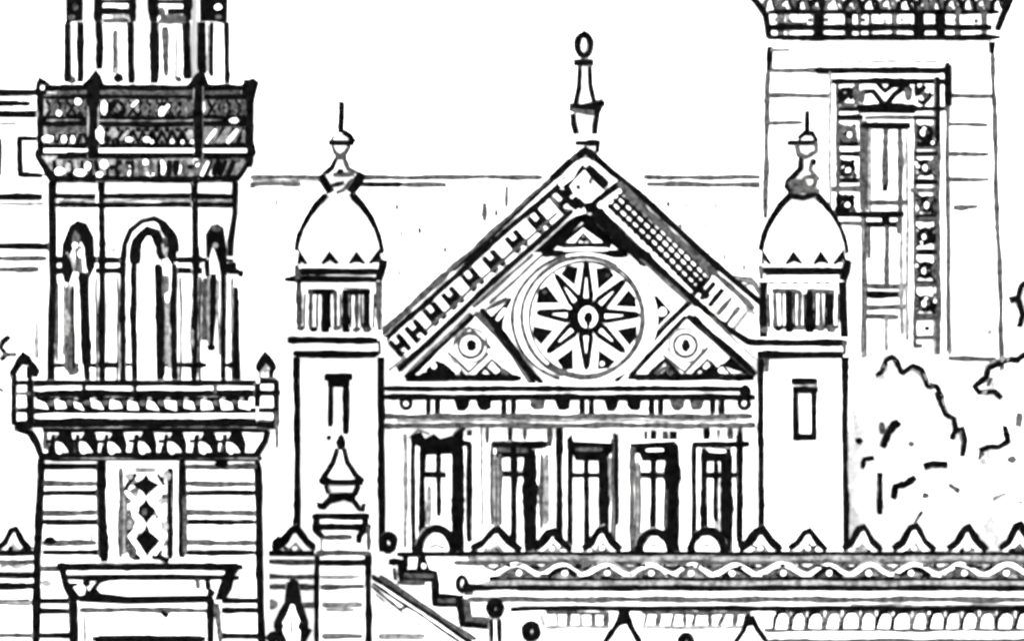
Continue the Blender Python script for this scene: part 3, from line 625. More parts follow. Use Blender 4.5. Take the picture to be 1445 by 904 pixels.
# stepped end of the wall and the stair rail
m = M(); m.rect(525, 778.5, 700, gy(YV), YV + .02, .56)
U = YV + .02
m.ink([(548, 792), (564, 793), (566, 816), (612, 816), (614, 850), (648, 851)], 8.5, U); m.ink([(572, 780), (571, 806), (606, 806), (614, 808), (617, 840), (654, 842)], 7, U, INK); m.ink([(570, 812), (612, 812)], 5, U, GREY); m.ink([(618, 846), (660, 847)], 5, U, GREY); m.patch([(650, 846), (662, 846), (666, 872), (700, 874), (700, 884), (654, 882)], U, GREY); m.ink([(560, 822), (600, 822)], 5, U, GREY); m.ink([(556, 800), (558, 818)], 6, U, GREY)
m.ink([(648, 842), (652, 880), (690, 884)], 8, U); m.ink([(662, 850), (664, 872), (700, 874)], 8, U, GREY); m.h(878, 655, 700, 10, U); m.patch([(586, 806), (590, 786), (600, 784), (608, 806)], U, INK); m.blob(598, 798, 3, 4, U, WHITE, .03); m.h(836, 655, 668, 6, U, GREY)
m.build('stepped_end', tr)
rail = thing('stair_rail', 'white sloping stair rail running down to the right from the urn pedestal', 'stair rail', 590, -7.0)
m = M(); YS = -7.0; m.poly([(522, 806), (730, 950), (730, gy(YS)), (522, gy(YS))], YS, .4)
m.ink([(524, 812), (560, 836), (600, 862), (668, 908)], 5.5, YS); m.ink([(535, 812), (580, 842), (672, 902)], 5, YS, GREY); m.ink([(524, 826), (548, 846), (564, 860), (574, 856)], 4, YS, GREY); m.ink([(526, 822), (588, 863), (652, 908)], 3.5, YS, INK); m.ink([(565, 862), (620, 900)], 3, YS, PALE)
m.h(897, 534, 600, 9, YS, PALE); m.ink([(530, 838), (545, 850)], 4, YS, PALE)
m.build('panel', rail)
# left stretch of wall
tl = thing('terrace_wall', 'white terrace wall stretch with banded face, passing behind the balconied tower', 'wall', 200, YV)
m = M(); m.rect(-500, 779, 524, gy(YV), YV, .6)
for x0, x1 in ((-500, 60), (366, 448)):
    m.h(780, x0, x1, 6.5, YV, INK); m.h(792, x0, x1, 5.5, YV, GREY)
m.h(811, -500, 60, 8.5, YV); m.h(826, -500, 60, 8.5, YV); m.h(849, -500, 60, 9, YV, PALE); m.h(896, -500, 60, 6, YV, GREY)
m.h(813, 366, 446, 6, YV, GREY); m.h(827, 366, 446, 6, YV, GREY); m.blob(384, 852, 8, 7, YV, PALE); m.h(853, 420, 446, 9, YV, PALE); m.h(895, 366, 400, 7, YV, GREY)
m.ink([(0, 800), (12, 794), (22, 800), (44, 792)], 7, YV, PALE)
m.build('wall', tl)
for x, pk, hwd in ((20, 744, 24), (416, 744, 32), (-56, 744, 26), (-130, 744, 26)): antefix(tl, x, pk, hwd, 't', YV)
m = M(); m.blob(391, 764, 8, 6, YV - .02, INK); m.poly([(384, 779), (384, 762), (398, 760), (398, 779)], YV, .3)
m.ink([(386, 770), (396, 757)], 9, YV); m.build('antefix', tl, 'small broken antefix beside the tower')
# little ball finials standing on the walls
def ball(x, y, r_, Y, label, yb, stem=True):
    t = thing('ball_finial', label, 'finial', x, Y, 'ball finials along the terrace', y=yb)
    m = M(); n = 10
    m.lathe(x, [(r_ * max(.05, math.sin(math.pi * i / n)), y - r_ * math.cos(math.pi * i / n)) for i in range(n + 1)], Y, WHITE, 18)
    Yn = Y - r_ * K * 1.0
    m.ring(x, y, r_ * .66, r_ * .8, r_ * .85, Yn, INK, n=16); m.build('ball', t)
    m = M(); m.lathe(x, [(r_ * .75, yb), (r_ * .7, yb - 3), (r_ * .4, y + r_ * .8)], Y, INK, 14); m.build('base', t)
ball(548, 765, 12, YV + .2, 'small dark ringed ball finial standing left of the stepped wall end', 781)

# ------------------------------------------------------------------ pedestal and urn
YO = -7.6
pd = thing('stone_pedestal', 'tall white stone pedestal carrying a dark lidded urn in front of the left turret', 'pedestal', 483, YO)
m = M(); m.rect(444, 776, 524, gy(YO), YO, 80 * K)
m.vt(447, 780, 910, 7, YO); m.vt(520, 778, 910, 8.5, YO); m.h(780, 446, 522, 6.5, YO, GREY); m.h(793, 446, 522, 7.5, YO)
m.h(813, 452, 508, 5.5, YO, PALE); m.h(827, 452, 514, 6, YO, GREY); m.h(853, 454, 512, 10, YO, PALE); m.h(897, 454, 512, 9, YO, PALE); m.h(860, 460, 500, 6, YO, PALE)
m.build('die', pd)
m = M(); Yo2 = YO + .1; m.rect(446, 722, 520, 778, Yo2, 72 * K)
m.h(728, 440, 522, 7.5, Yo2); m.h(743, 440, 524, 8, Yo2); m.h(757, 453, 497, 6, Yo2, GREY); m.ink([(446, 724), (446, 748), (455, 758)], 7, Yo2); m.ink([(517, 724), (515, 744), (507, 756), (507, 766)], 7, Yo2); m.vt(520, 742, 778, 5, Yo2, GREY); m.vt(453, 758, 776, 4, Yo2, PALE)
m.build('plinth', pd)
ur = thing('lidded_urn', 'dark trimmed white urn with tall concave lid on the stone pedestal', 'urn', 481, YO + 1, y=722)
Yu = YO + 1
m = M(); m.lathe(481, [(34, 722), (36, 713), (26, 708), (20, 700), (20, 692), (26, 684), (32, 680)], Yu, WHITE, 28)
Yn = Yu - 34 * K
m.ink([(447, 712), (456, 714), (466, 704)], 9, Yn); m.ink([(514, 710), (512, 722), (506, 716), (498, 704)], 8, Yn); m.patch([(462, 696), (470, 701), (494, 700), (504, 692), (500, 710), (486, 706), (466, 710)], Yn, INK); m.h(699, 464, 502, 9, Yn)
m.ink([(460, 684), (464, 696)], 7, Yn); m.ink([(506, 684), (500, 698)], 8, Yn); m.build('bowl', ur)
m = M(); m.lathe(481, [(32, 680), (28, 675), (18, 660), (10, 645), (6, 634), (8, 626), (7, 618), (1, 613)], Yu, WHITE, 28)
m.h(680, 452, 513, 8, Yn); m.patch([(448, 682), (458, 670), (468, 676), (460, 684)], Yn); m.patch([(516, 678), (506, 670), (500, 682), (508, 684)], Yn)
m.ink([(476, 632), (470, 652), (459, 670), (452, 680)], 7.5, Yn); m.ink([(485, 632), (490, 652), (502, 670), (512, 678)], 7.5, Yn); m.blob(481, 625, 8, 9, Yn, INK); m.patch([(476, 616), (481, 611), (486, 616), (486, 634), (476, 634)], Yn)
m.build('lid', ur)

# ------------------------------------------------------------------ finials of the lower fence in front
YQ = -18.0
GF = 'pointed finials of the front fence'
def spear(label, x, pts_l, pts_r, wd, extra, yb=920):
    t = thing('fence_finial', label, 'finial', x, YQ, GF)
    m = M(); out = pts_l + list(reversed(pts_r)); m.poly(out, YQ, .25)
    m.ink(pts_l, wd, YQ); m.ink(pts_r, wd, YQ); extra(m); m.build('spearhead', t)
    m = M(); m.rect(x - 14, max(p[1] for p in out) + .5, x + 14, gy(YQ), YQ, .3); m.vt(x - 14, max(p[1] for p in out) + 4, gy(YQ), 6, YQ); m.vt(x + 14, max(p[1] for p in out) + 4, gy(YQ), 6, YQ); m.build('post', t)
def e1(m):
    m.patch([(404, 826), (411, 815), (421, 818), (422, 846), (416, 852), (403, 850)], YQ, INK); m.blob(393, 884, 7, 9, YQ); m.blob(428, 883, 8, 8, YQ); m.blob(386, 899, 12, 9, YQ); m.vt(411, 876, 892, 5, YQ, PALE)
    m.ink([(394, 890), (402, 906)], 7, YQ); m.ink([(438, 886), (428, 906)], 7, YQ)
spear('tall black edged spear finial beside the right foot of the balconied tower', 411, [(409, 820), (406, 850), (392, 878), (396, 906)], [(416, 820), (420, 850), (430, 878), (428, 906)], 9, e1)
def e2(m): m.patch([(872, 858), (880, 853), (889, 862), (886, 880), (872, 882)], YQ, INK)
spear('pointed black edged finial below the middle of the temple front', 880, [(878, 860), (872, 880), (852, 908)], [(883, 860), (890, 882), (904, 908)], 8, e2)
def e3(m): m.patch([(1050, 868), (1057, 864), (1064, 872), (1062, 882), (1052, 884)], YQ, INK)
spear('pointed black edged finial below the right domed turret', 1058, [(1055, 868), (1050, 888), (1036, 908)], [(1060, 868), (1068, 886), (1084, 908)], 7, e3)
def ballf(x, y, r_, label, stemw):
    t = thing('ball_finial', label, 'finial', x, YQ, 'ball finials along the terrace')
    m = M(); n = 10
    m.lathe(x, [(r_ * max(.05, math.sin(math.pi * i / n)), y - r_ * math.cos(math.pi * i / n)) for i in range(n + 1)], YQ, WHITE, 18)
    m.ring(x, y, r_ * .62, r_ * .72, r_ * .85, YQ - r_ * K, INK, n=16); m.build('ball', t)
    m = M(); m.lathe(x, [(stemw, gy(YQ)), (stemw, y + r_ * .9)], YQ, WHITE, 14); m.vt(x - stemw + 2, y + r_ + 2, gy(YQ), 5, YQ - stemw * K * .9); m.vt(x + stemw - 2, y + r_ + 2, gy(YQ), 5, YQ - stemw * K * .9); m.build('post', t)
ballf(699, 858, 12, 'dark ringed ball finial on a slim post at the foot of the stair rail', 8)
ballf(750, 890, 13, 'low dark ringed ball finial right of the stair foot', 7)
ballf(968, 904, 11, 'dark ringed ball finial between the two front pointed finials, barely rising into view', 7)

# ------------------------------------------------------------------ balconied tower at the left
bt = thing('balconied_tower', 'tall white tower with two black banded balconies and arched openings at the left', 'tower', 212, -10.3)
kk = s(-13.8); CT = -10.3
def fy(half, flat, cx=203):
    f0 = CT - half * kk
    X0 = (cx - XC) * kk
    def f(x, y):                                                    # depth of the chamfered front at this bearing
        Y = f0
        for _ in range(6): Y = f0 + max(0, abs((x - XC) * s(Y) - X0) - flat * kk)
        return min(Y, f0 + (half - flat) * kk)
    return f
# lower shaft
YS1 = CT - 156 * kk
m = M(); m.poly([(56, 640), (366, 640), (372, gy(YS1)), (48, gy(YS1))], YS1, 312 * kk)
m.ink([(58, 644), (56, 700), (53, 780), (50, 912)], 10, YS1); m.ink([(364, 650), (366, 760), (369, 912)], 9.5, YS1)
for y, mt in ((682, GREY), (695, INK), (723, GREY), (736, INK), (765, GREY), (779, INK)): m.h(y, 60, 136 if mt == GREY else 142, 6.5, YS1, mt); m.h(y, 262, 360, 6.5, YS1, mt)
m.h(801, 58, 88, 6, YS1, GREY); m.blob(70, 762, 10, 6, YS1); m.vt(129, 750, 762, 5, YS1, PALE); m.blob(66, 822, 8, 5, YS1, PALE)
for y, x0, x1 in ((847, 55, 100), (861, 55, 98), (896, 52, 100), (847, 312, 364), (860, 312, 364), (896, 308, 366)): m.h(y, x0, x1, 7, YS1)
m.h(646, 55, 370, 8, YS1); m.h(658, 58, 142, 6.5, YS1, INK); m.h(658, 150, 200, 6.5, YS1, GREY); m.h(658, 262, 362, 6, YS1, GREY); m.blob(313, 654, 10, 6, YS1); m.blob(230, 653, 8, 6, YS1)
for x, wd in ((313, 4),): m.vt(x, 648, 660, wd, YS1)
sh = m.build('shaft', bt)
YP1 = YS1 - .06
m = M(); m.rect(140, 650, 262, 792, YP1, .08)
m.ink([(144, 648), (144, 700), (147, 792)], 11, YP1); m.vt(257, 648, 786, 10, YP1, INK); m.vt(240, 660, 788, 7, YP1); m.vt(261, 700, 780, 5, YP1, GREY); m.ink([(170, 660), (171, 700), (170, 786)], 6, YP1, GREY)
m.vt(176, 690, 782, 9, YP1, PALE)
for x, y, a, b in ((206, 684, 19, 17), (206, 720, 16, 19), (207, 762, 20, 24)): m.patch([(x - a, y), (x - 4, y - b * .6), (x, y - b), (x + 5, y - b * .5), (x + a, y), (x + 5, y + b * .6), (x, y + b), (x - 6, y + b * .5)], YP1, INK, .01)
m.blob(204, 722, 4, 5, YP1, GREY, .05)
for x, y in ((182, 700), (184, 736), (182, 760), (186, 778)): m.blob(x, y, 7, 10, YP1, GREY)
for i in range(26):
    x = R.choice((R.uniform(176, 196), R.uniform(222, 238))); m.blob(x, R.uniform(664, 786), R.uniform(3, 7), R.uniform(3, 6), YP1, R.choice((GREY, PALE, PALE)))
for pts in ([(192, 668), (180, 684), (176, 692)], [(222, 668), (232, 684)], [(186, 742), (178, 756)], [(228, 776), (216, 788)], [(184, 780), (198, 788)]): m.ink(pts, 5, YP1, INK)
for x, y in ((226, 702), (232, 742), (230, 764)): m.blob(x, y, 6, 8, YP1, R.choice((GREY, PALE)))
m.ink([(190, 662), (220, 662)], 8, YP1, PALE); m.ink([(214, 784), (226, 786), (238, 792)], 7, YP1, INK); m.ink([(190, 790), (192, 782)], 7, YP1)
m.ink([(178, 692), (194, 708), (190, 728), (200, 740), (184, 756), (204, 784)], 6, YP1, WHITE, up=.03); m.ink([(230, 692), (216, 708), (228, 730), (212, 742), (230, 762), (218, 782)], 6, YP1, WHITE, up=.03)
m.build('diamond_panel', sh)
YP2 = YS1 - .3
m = M(); m.poly([(80, 796), (342, 796), (330, 818), (312, 846), (312, gy(YP2)), (98, gy(YP2)), (98, 846), (88, 818)], YP2, .32)
m.h(799, 80, 343, 9, YP2); m.h(814, 92, 338, 7, YP2); m.patch([(82, 800), (94, 802), (96, 818), (112, 840), (108, 850), (98, 848), (88, 828)], YP2); m.patch([(318, 802), (342, 797), (332, 812), (328, 832), (318, 846), (302, 846), (308, 826)], YP2)
m.patch([(112, 848), (104, 842), (118, 838), (122, 826), (128, 836), (134, 828), (142, 836), (180, 840), (300, 838), (304, 850), (180, 852)], YP2); m.blob(104, 824, 6, 3, YP2); m.blob(122, 822, 6, 5, YP2); m.ink([(128, 836), (140, 820), (152, 816)], 6, YP2); m.ink([(278, 816), (280, 830)], 6, YP2, GREY); m.ink([(292, 818), (294, 832)], 7, YP2, INK); m.blob(298, 836, 6, 6, YP2)
m.h(860, 112, 294, 6, YP2, GREY); m.ink([(228, 862), (236, 870)], 7, YP2); m.vt(104, 846, 910, 11, YP2); m.vt(119, 866, 908, 5, YP2, PALE); m.vt(297, 846, 910, 9, YP2); m.ink([(306, 850), (310, 906)], 6, YP2, GREY)
m.patch([(130, 910), (138, 901), (170, 897), (260, 896), (284, 901), (292, 910), (292, 1000), (130, 1000)], YP2, INK); m.h(900, 130, 290, 7, YP2)
m.build('portal', bt)
# corbel table
m = M(); hb = 185
m.octo(206, [(156, 150, 652), (158, 152, 636), (172, 166, 612), (178, 172, 600)], CT)
YB1 = CT - 176 * kk
m.poly([(40, 604), (384, 604), (372, 626), (362, 644), (58, 644), (52, 622)], YB1, .5)
m.ink([(22, 604), (42, 610), (52, 626), (58, 644)], 9, YB1); m.ink([(378, 606), (374, 622), (362, 642)], 9, YB1); m.vt(64, 606, 634, 6, YB1, GREY); m.h(642, 56, 368, 7, YB1)
for x in (90, 124, 164, 207, 249, 293, 332):
    m.patch([(x - 13, 622), (x - 6, 610), (x + 3, 603), (x + 11, 612), (x + 15, 626), (x + 14, 642), (x + 8, 640), (x + 2, 630), (x - 4, 624)], YB1)
    m.ink([(x - 14, 612), (x - 16, 628), (x - 14, 642)], 6, YB1, INK); m.ink([(x - 26, 622), (x - 14, 622)], 5, YB1, INK); m.ink([(x - 18, 628), (x - 20, 642)], 5, YB1, R.choice((GREY, INK))); m.blob(x - 6, 636, 4, 4, YB1, WHITE, .03)
m.h(606, 60, 376, 6, YB1)
m.build('corbel_table', bt)
# lower balcony
YB2 = CT - 184 * kk
m = M(); m.rect(18, 536, 394, 603, YB2, 368 * kk)
m.h(540, 44, 372, 7, YB2); m.h(555, 44, 372, 9, YB2); m.h(579, 24, 392, 7, YB2); m.h(596, 22, 390, 10.5, YB2); m.blob(32, 602, 14, 8, YB2); m.ink([(30, 600), (372, 597)], 5, YB2)
m.patch([(50, 558), (352, 558), (350, 572), (330, 578), (52, 577)], YB2, INK, -.012)
for x in range(58, 350, 26): m.patch([(x - 7, 562 + R.uniform(0, 3)), (x + 5 + R.uniform(-2, 4), 568), (x + 9, 577), (x - 6, 576)], YB2, WHITE, .035, 2)
for x in range(72, 350, 26): m.blob(x, 568, 6, 4, YB2, GREY, .03); m.blob(x + 9, 562, 3, 2, YB2, PALE, .04)
for x in (118, 190, 303): m.vt(x, 536, 556, 5, YB2, GREY if x == 303 else INK)
m.build('balcony', bt)
for k, (x0, x1) in enumerate(((19, 46), (362, 391))):
    m = M(); YB3 = YB2 - .08; m.rect(x0, 534, x1, 602, YB3, .9)
    if k == 0:
        m.vt(20, 528, 600, 7, YB3); m.vt(43, 534, 600, 9, YB3); m.h(555, 22, 44, 4, YB3, GREY); m.h(540, 22, 44, 6, YB3); m.h(578, 24, 44, 6, YB3); m.ink([(20, 600), (46, 599)], 11, YB3)
    else:
        m.vt(363, 540, 574, 9, YB3); m.vt(390, 536, 602, 8, YB3); m.ink([(362, 597), (392, 599)], 11, YB3); m.h(554, 366, 396, 7, YB3, INK); m.h(579, 364, 394, 6, YB3); m.h(537, 366, 392, 7, YB3, INK); m.vt(391, 580, 632, 5, YB3, GREY)
    po = m.build('corner_post', bt)
    m = M()
    if k == 0:
        m.poly([(16, 535), (16, 526), (33, 499), (52, 520), (54, 535)], YB3 + .1, .5); m.ink([(18, 534), (18, 526), (28, 510), (34, 500), (42, 512), (52, 524)], 9, YB3 + .1); m.blob(50, 524, 7, 8, YB3 + .1); m.blob(35, 508, 6, 8, YB3 + .1); m.vt(42, 516, 536, 6, YB3 + .1)
    else:
        m.poly([(368, 535), (360, 518), (374, 497), (390, 516), (384, 535)], YB3 + .1, .5); m.patch([(359, 520), (374, 495), (391, 518), (385, 527), (375, 513), (366, 527)], YB3 + .1); m.ink([(362, 518), (374, 498), (388, 517)], 7, YB3 + .1, INK, up=.02); m.ink([(382, 520), (382, 534)], 6, YB3 + .1); m.ink([(369, 520), (366, 534)], 5, YB3 + .1, PALE); m.blob(374, 520, 5, 7, YB3 + .1, PALE)
    m.build('cap', po)
# octagonal arcade storey
HB, FB = 133, 67
F = fy(HB, FB)
m = M(); m.octo(203, [(HB, FB, 540), (HB, FB, 245)], CT)
m.ink([(74, 250), (75, 400), (72, 538)], 9.5, F); m.ink([(143, 252), (144, 400), (144, 538)], 8.5, F, INK); m.ink([(275, 250), (276, 360), (274, 538)], 8.5, F, INK)
m.ink([(332, 250), (332, 300), (326, 340), (325, 362)], 8, F, INK); m.ink([(331, 405), (333, 470), (335, 536)], 9, F)
m.h(277, 78, 330, 6.5, F, INK); m.h(289, 74, 330, 6.5, F); m.h(283, 78, 330, 3, F, PALE); m.h(254, 76, 332, 7, F)
m.h(367, 72, 90, 8, F); m.h(367, 126, 174, 7.5, F); m.h(367, 246, 292, 7.5, F); m.h(382, 72, 92, 8, F); m.h(382, 122, 190, 8, F); m.h(382, 246, 336, 8, F); m.h(374, 318, 334, 8, F)
m.h(515, 76, 112, 5.5, F); m.h(515, 126, 188, 6, F); m.h(515, 228, 292, 6, F); m.h(515, 316, 334, 6, F)
m.blob(160, 352, 4, 4, F, PALE)
for x_, y0_, y1_, w_, mt_ in ((81, 400, 510, 3, GREY), (136, 390, 536, 3, GREY), (152, 388, 512, 2.6, PALE), (166, 388, 536, 3, GREY), (180, 400, 536, 2.6, GREY), (255, 390, 536, 3, GREY), (266, 390, 512, 2.6, PALE), (282, 390, 536, 3.2, GREY), (328, 392, 536, 3, GREY)): m.vt(x_, y0_, y1_, w_, F, mt_)
m.ink([(300, 492), (298, 532)], 8, F, GREY)
st = m.build('arcade_storey', bt)
def arch(fn, name='arched_window'):
    m = M(); fn(m); m.build(name, st)
F2 = lambda x, y: F(x, y) - .03
def a_left(m):
    m.poly([(86, 536)] + [(110 + 24 * math.cos(math.radians(180 + 18 * i)), 338 + 30 * math.sin(math.radians(180 + 18 * i))) for i in range(11)] + [(134, 536)], F2, .05)
    m.patch([(86, 380), (88, 345), (98, 318), (110, 310), (122, 314), (132, 335), (134, 376), (126, 392), (120, 376), (118, 350), (112, 338), (104, 348), (98, 362), (104, 380), (98, 400), (90, 398)], F2, INK)
    m.blob(107, 338, 6, 12, F2, GREY, .03); m.blob(106, 346, 4, 4, F2, WHITE, .05); m.blob(114, 358, 4, 6, F2, WHITE, .05); m.ink([(94, 356), (102, 366), (106, 384)], 4, F2, PALE, up=.05)
    m.ink([(110, 345), (112, 385)], 10, F2, GREY); m.ink([(97, 400), (98, 530)], 13, F2, GREY); m.ink([(103, 402), (104, 520)], 3.5, F2, INK); m.ink([(90, 400), (89, 500)], 3.5, F2, PALE); m.ink([(118, 384), (119, 440), (122, 518)], 12, F2); m.ink([(121, 510), (123, 536)], 8, F2)
    m.blob(94, 455, 6, 18, F2, PALE, .04); m.blob(104, 520, 8, 10, F2, GREY)
def a_mid(m):
    m.poly([(170, 536)] + [(211 + 40 * math.cos(math.radians(180 + 15 * i)), 350 + 43 * math.sin(math.radians(180 + 15 * i))) for i in range(13)] + [(251, 536)], F2, .05)
    m.ink([(174, 370), (176, 345), (184, 325), (200, 312), (218, 308), (232, 316), (246, 334), (250, 356)], 7, F2)
    m.ink([(190, 372), (191, 350), (198, 334), (208, 326), (220, 330), (226, 348), (228, 366)], 15, F2); m.patch([(218, 306), (236, 316), (248, 336), (250, 366), (242, 374), (236, 362), (236, 344), (226, 326)], F2, INK); m.blob(233, 342, 4, 9, F2, GREY, .03); m.ink([(230, 344), (234, 362)], 4, F2, PALE, up=.06)
    m.patch([(201, 372), (201, 345), (207, 334), (213, 334), (218, 350), (219, 372)], F2, WHITE, .05)
    m.ink([(174, 366), (173, 450), (174, 538)], 7.5, F2, INK); m.ink([(189, 366), (188, 450), (190, 538)], 8, F2, INK); m.ink([(223, 372), (226, 440), (226, 536)], 10, F2); m.ink([(234, 388), (234, 420)], 9, F2, GREY); m.ink([(236, 420), (238, 520)], 8, F2, PALE); m.ink([(246, 372), (245, 460), (246, 538)], 8, F2, INK); m.blob(236, 420, 3, 8, F2, WHITE, .04)
def a_right(m):
    m.ink([(318, 382), (338, 384)], 8, F2, INK, up=.02); m.blob(340, 386, 5, 5, F2); m.h(368, 318, 330, 7, F2, INK, up=.02)
    m.poly([(286, 536)] + [(304 + 18 * math.cos(math.radians(180 + 18 * i)), 340 + 26 * math.sin(math.radians(180 + 18 * i))) for i in range(11)] + [(322, 536)], F2, .05)
    m.patch([(290, 330), (298, 318), (308, 315), (316, 322), (320, 350), (320, 388), (312, 390), (308, 372), (300, 346), (296, 366), (290, 362)], F2, INK); m.blob(305, 322, 7, 5, F2, GREY, .03); m.blob(304, 346, 4, 4, F2, PALE, .05); m.ink([(292, 366), (293, 390)], 7, F2)
    m.ink([(289, 392), (289, 480)], 6, F2, GREY); m.ink([(301, 386), (301, 440), (298, 488)], 8, F2); m.ink([(294, 390), (294, 485)], 4, F2, PALE); m.blob(298, 490, 7, 5, F2); m.ink([(316, 386), (315, 460), (315, 536)], 6.5, F2, INK); m.ink([(308, 395), (309, 500)], 3, F2, PALE); m.vt(328, 400, 470, 3, F2, PALE)
arch(a_left); arch(a_mid); arch(a_right)
# upper balcony
HU, FU = 147, 74
G = fy(HU, FU)
m = M(); m.octo(205, [(132, 66, 256), (136, 68, 248), (150, 76, 221), (151, 76, 205), (147, 74, 204), (147, 74, 118)], CT)
GC = lambda x, y: fy(153, 76, 205)(x, y)
for y, x0, x1, wd, mt in ((124, 62, 350, 8, INK), (137, 62, 350, 6, INK), (131, 80, 340, 4, GREY), (166, 60, 350, 6, INK), (175, 60, 350, 7, INK), (206, 56, 352, 7, INK), (219, 52, 352, 9, INK), (170, 70, 340, 4, PALE)): m.h(y, x0, x1, wd, GC, mt)
for xa, xb in ((61, 132), (132, 279), (279, 348)):
    m.patch([(xa, 139), (xb, 139), (xb, 165), (xa, 165)], GC, PALE, -.015, 0); m.patch([(xa, 178), (xb, 178), (xb, 205), (xa, 205)], GC, PALE, -.015, 0)
    m.poly([(xa - (8 if xa < 100 else 0), 220), (xb + (8 if xb > 300 else 0), 220), (xb - (12 if xb > 300 else 0), 254), (xa + (13 if xa < 100 else 0), 254)], GC, .1, PALE)
for xa, xb in ((62, 132), (132, 279), (279, 348)): m.poly([(xa, 210), (xb, 210), (xb, 215), (xa, 215)], lambda x, y: GC(x, y) - .07, .07, WHITE)
U5 = .045
for x, y, a, b, mt in ((110, 143, 5, 5, WHITE), (83, 160, 4, 4, WHITE), (147, 152, 5, 11, WHITE), (205, 160, 5, 3, GREY), (229, 157, 5, 7, WHITE), (268, 152, 5, 11, GREY), (285, 151, 4, 11, WHITE), (330, 170, 6, 4, WHITE), (308, 145, 8, 3, GREY), (312, 160, 8, 3, GREY), (75, 150, 5, 5, GREY), (164, 155, 4, 4, GREY),
                       (68, 196, 8, 5, WHITE), (90, 196, 4, 6, WHITE), (103, 197, 3, 6, WHITE), (76, 183, 12, 4, GREY), (141, 190, 6, 11, WHITE), (182, 197, 6, 3, WHITE), (207, 197, 5, 4, WHITE), (160, 188, 7, 8, PALE), (268, 190, 6, 9, PALE), (344, 190, 3, 8, PALE), ):
    m.blob(x, y, a, b, GC, mt, U5, 6)
x = 66
while x < 338:                                                      # carved lattice: lozenges above, fans and slanted flutes below
    w_ = R.uniform(12, 16)
    if not 124 < x < 134 and not 270 < x < 282:
        if x < 130 or 186 < x < 240 or x > 300: m.patch([(x, 152), (x + w_ * .5, 141), (x + w_, 152), (x + w_ * .5, 164)], GC, R.choice((INK, INK, GREY)), .012)
        m.ink([(x, 141), (x + w_ * .5, 153), (x, 164)], R.uniform(3.5, 5), GC, INK, up=.02, step=5); m.ink([(x + w_, 141), (x + w_ * .5, 153), (x + w_, 164)], R.uniform(3, 5), GC, R.choice((INK, GREY)), up=.02, step=5)
        if x > 282: m.ink([(x, 204), (x + 11, 180)], 5, GC, INK, up=.02)
        elif x < 126: m.ink([(x, 203), (x + 4, 190), (x + 10, 190), (x + 13, 203)], 4.5, GC, INK, up=.02); m.h(183, x, x + w_, 7, GC, GREY)
        else: m.ink([(x, 203), (x + w_ * .5, 184), (x + w_, 203)], R.uniform(4, 6), GC, INK, up=.02, step=5); m.blob(x + w_, 183, 5, 4, GC, INK, .02, 5); m.blob(x + w_ * .5, 200, 3, 3, GC, R.choice((INK, WHITE)), .03, 5)
    x += w_
m.ring(164, 154, 11, 11, 5, GC, INK, n=14, up=.05)
for x in (297, 312, 327): m.ink([(x - 6, 202), (x + 8, 183)], 5, GC, WHITE if x != 312 else PALE, up=U5)
for pts, wd, mt in (([(170, 198), (182, 184)], 5, PALE), ([(238, 142), (262, 142), (268, 160)], 4, GREY), ([(186, 150), (194, 142)], 4, WHITE), ([(225, 163), (238, 148)], 5, WHITE)): m.ink(pts, wd, GC, mt, up=U5)
GD = lambda x, y: GC(x, y) - .03
for x, y, a, b, mt in ((84, 242, 8, 6, WHITE), (96, 236, 5, 8, PALE), (124, 234, 5, 6, WHITE), (113, 244, 9, 5, WHITE), (147, 232, 6, 7, WHITE), (140, 246, 5, 4, WHITE), (175, 238, 10, 6, GREY), (205, 229, 5, 4, WHITE), (203, 242, 12, 6, PALE), (229, 236, 5, 10, WHITE), (252, 238, 4, 9, WHITE), (277, 230, 5, 7, WHITE), (182, 240, 3, 8, WHITE), (212, 246, 6, 3, WHITE), (333, 226, 8, 4, GREY)): m.blob(x, y, a, b, GD, mt, .02, 6)
x = 78
while x < 330:
    w_ = R.uniform(9, 15)
    m.ink([(x, 248), (x + (9 if x > 280 else R.uniform(-3, 3)), 226)], R.uniform(4, 8), GD, R.choice((INK, INK, GREY)), up=.012)
    if x < 280 and R.random() < .5: m.blob(x + w_ * .5, R.uniform(228, 246), 6, 4, GD, INK, .012, 6)
    x += w_
for x in (290, 304, 318): m.ink([(x - 6, 248), (x + 4, 228)], 5, GD, WHITE if x < 310 else PALE)
m.h(252, 72, 338, 7.5, GD); m.ink([(54, 220), (64, 236), (74, 254)], 9, GD); m.ink([(354, 222), (344, 240), (334, 254)], 8, GD)
m.build('upper_balcony', bt)
for x, wd, y0, y1 in ((58, 9, 114, 226), (132, 12, 118, 224), (280, 9, 118, 224), (350, 12, 112, 236)):
    m = M(); Yx = GC(x, 0) - .06; m.rect(x - wd * .5, y0, x + wd * .5, y1, Yx, .3, INK); m.ink([(x, y0), (x, y1)], wd + 2, Yx)
    if x == 58: m.patch([(52, 118), (54, 108), (64, 112), (76, 122), (62, 128)], Yx); m.blob(60, 124, 3, 3, Yx, WHITE, .04); m.blob(55, 218, 6, 10, Yx)
    elif x == 350: m.patch([(340, 122), (348, 112), (358, 110), (366, 116), (362, 130), (358, 150), (346, 150)], Yx); m.blob(354, 212, 8, 14, Yx)
    else: m.patch([(x - 18, 122), (x - 4, 106), (x + 4, 97), (x + 10, 106), (x + 16, 122)], Yx)
    m.build('corner_post', bt)
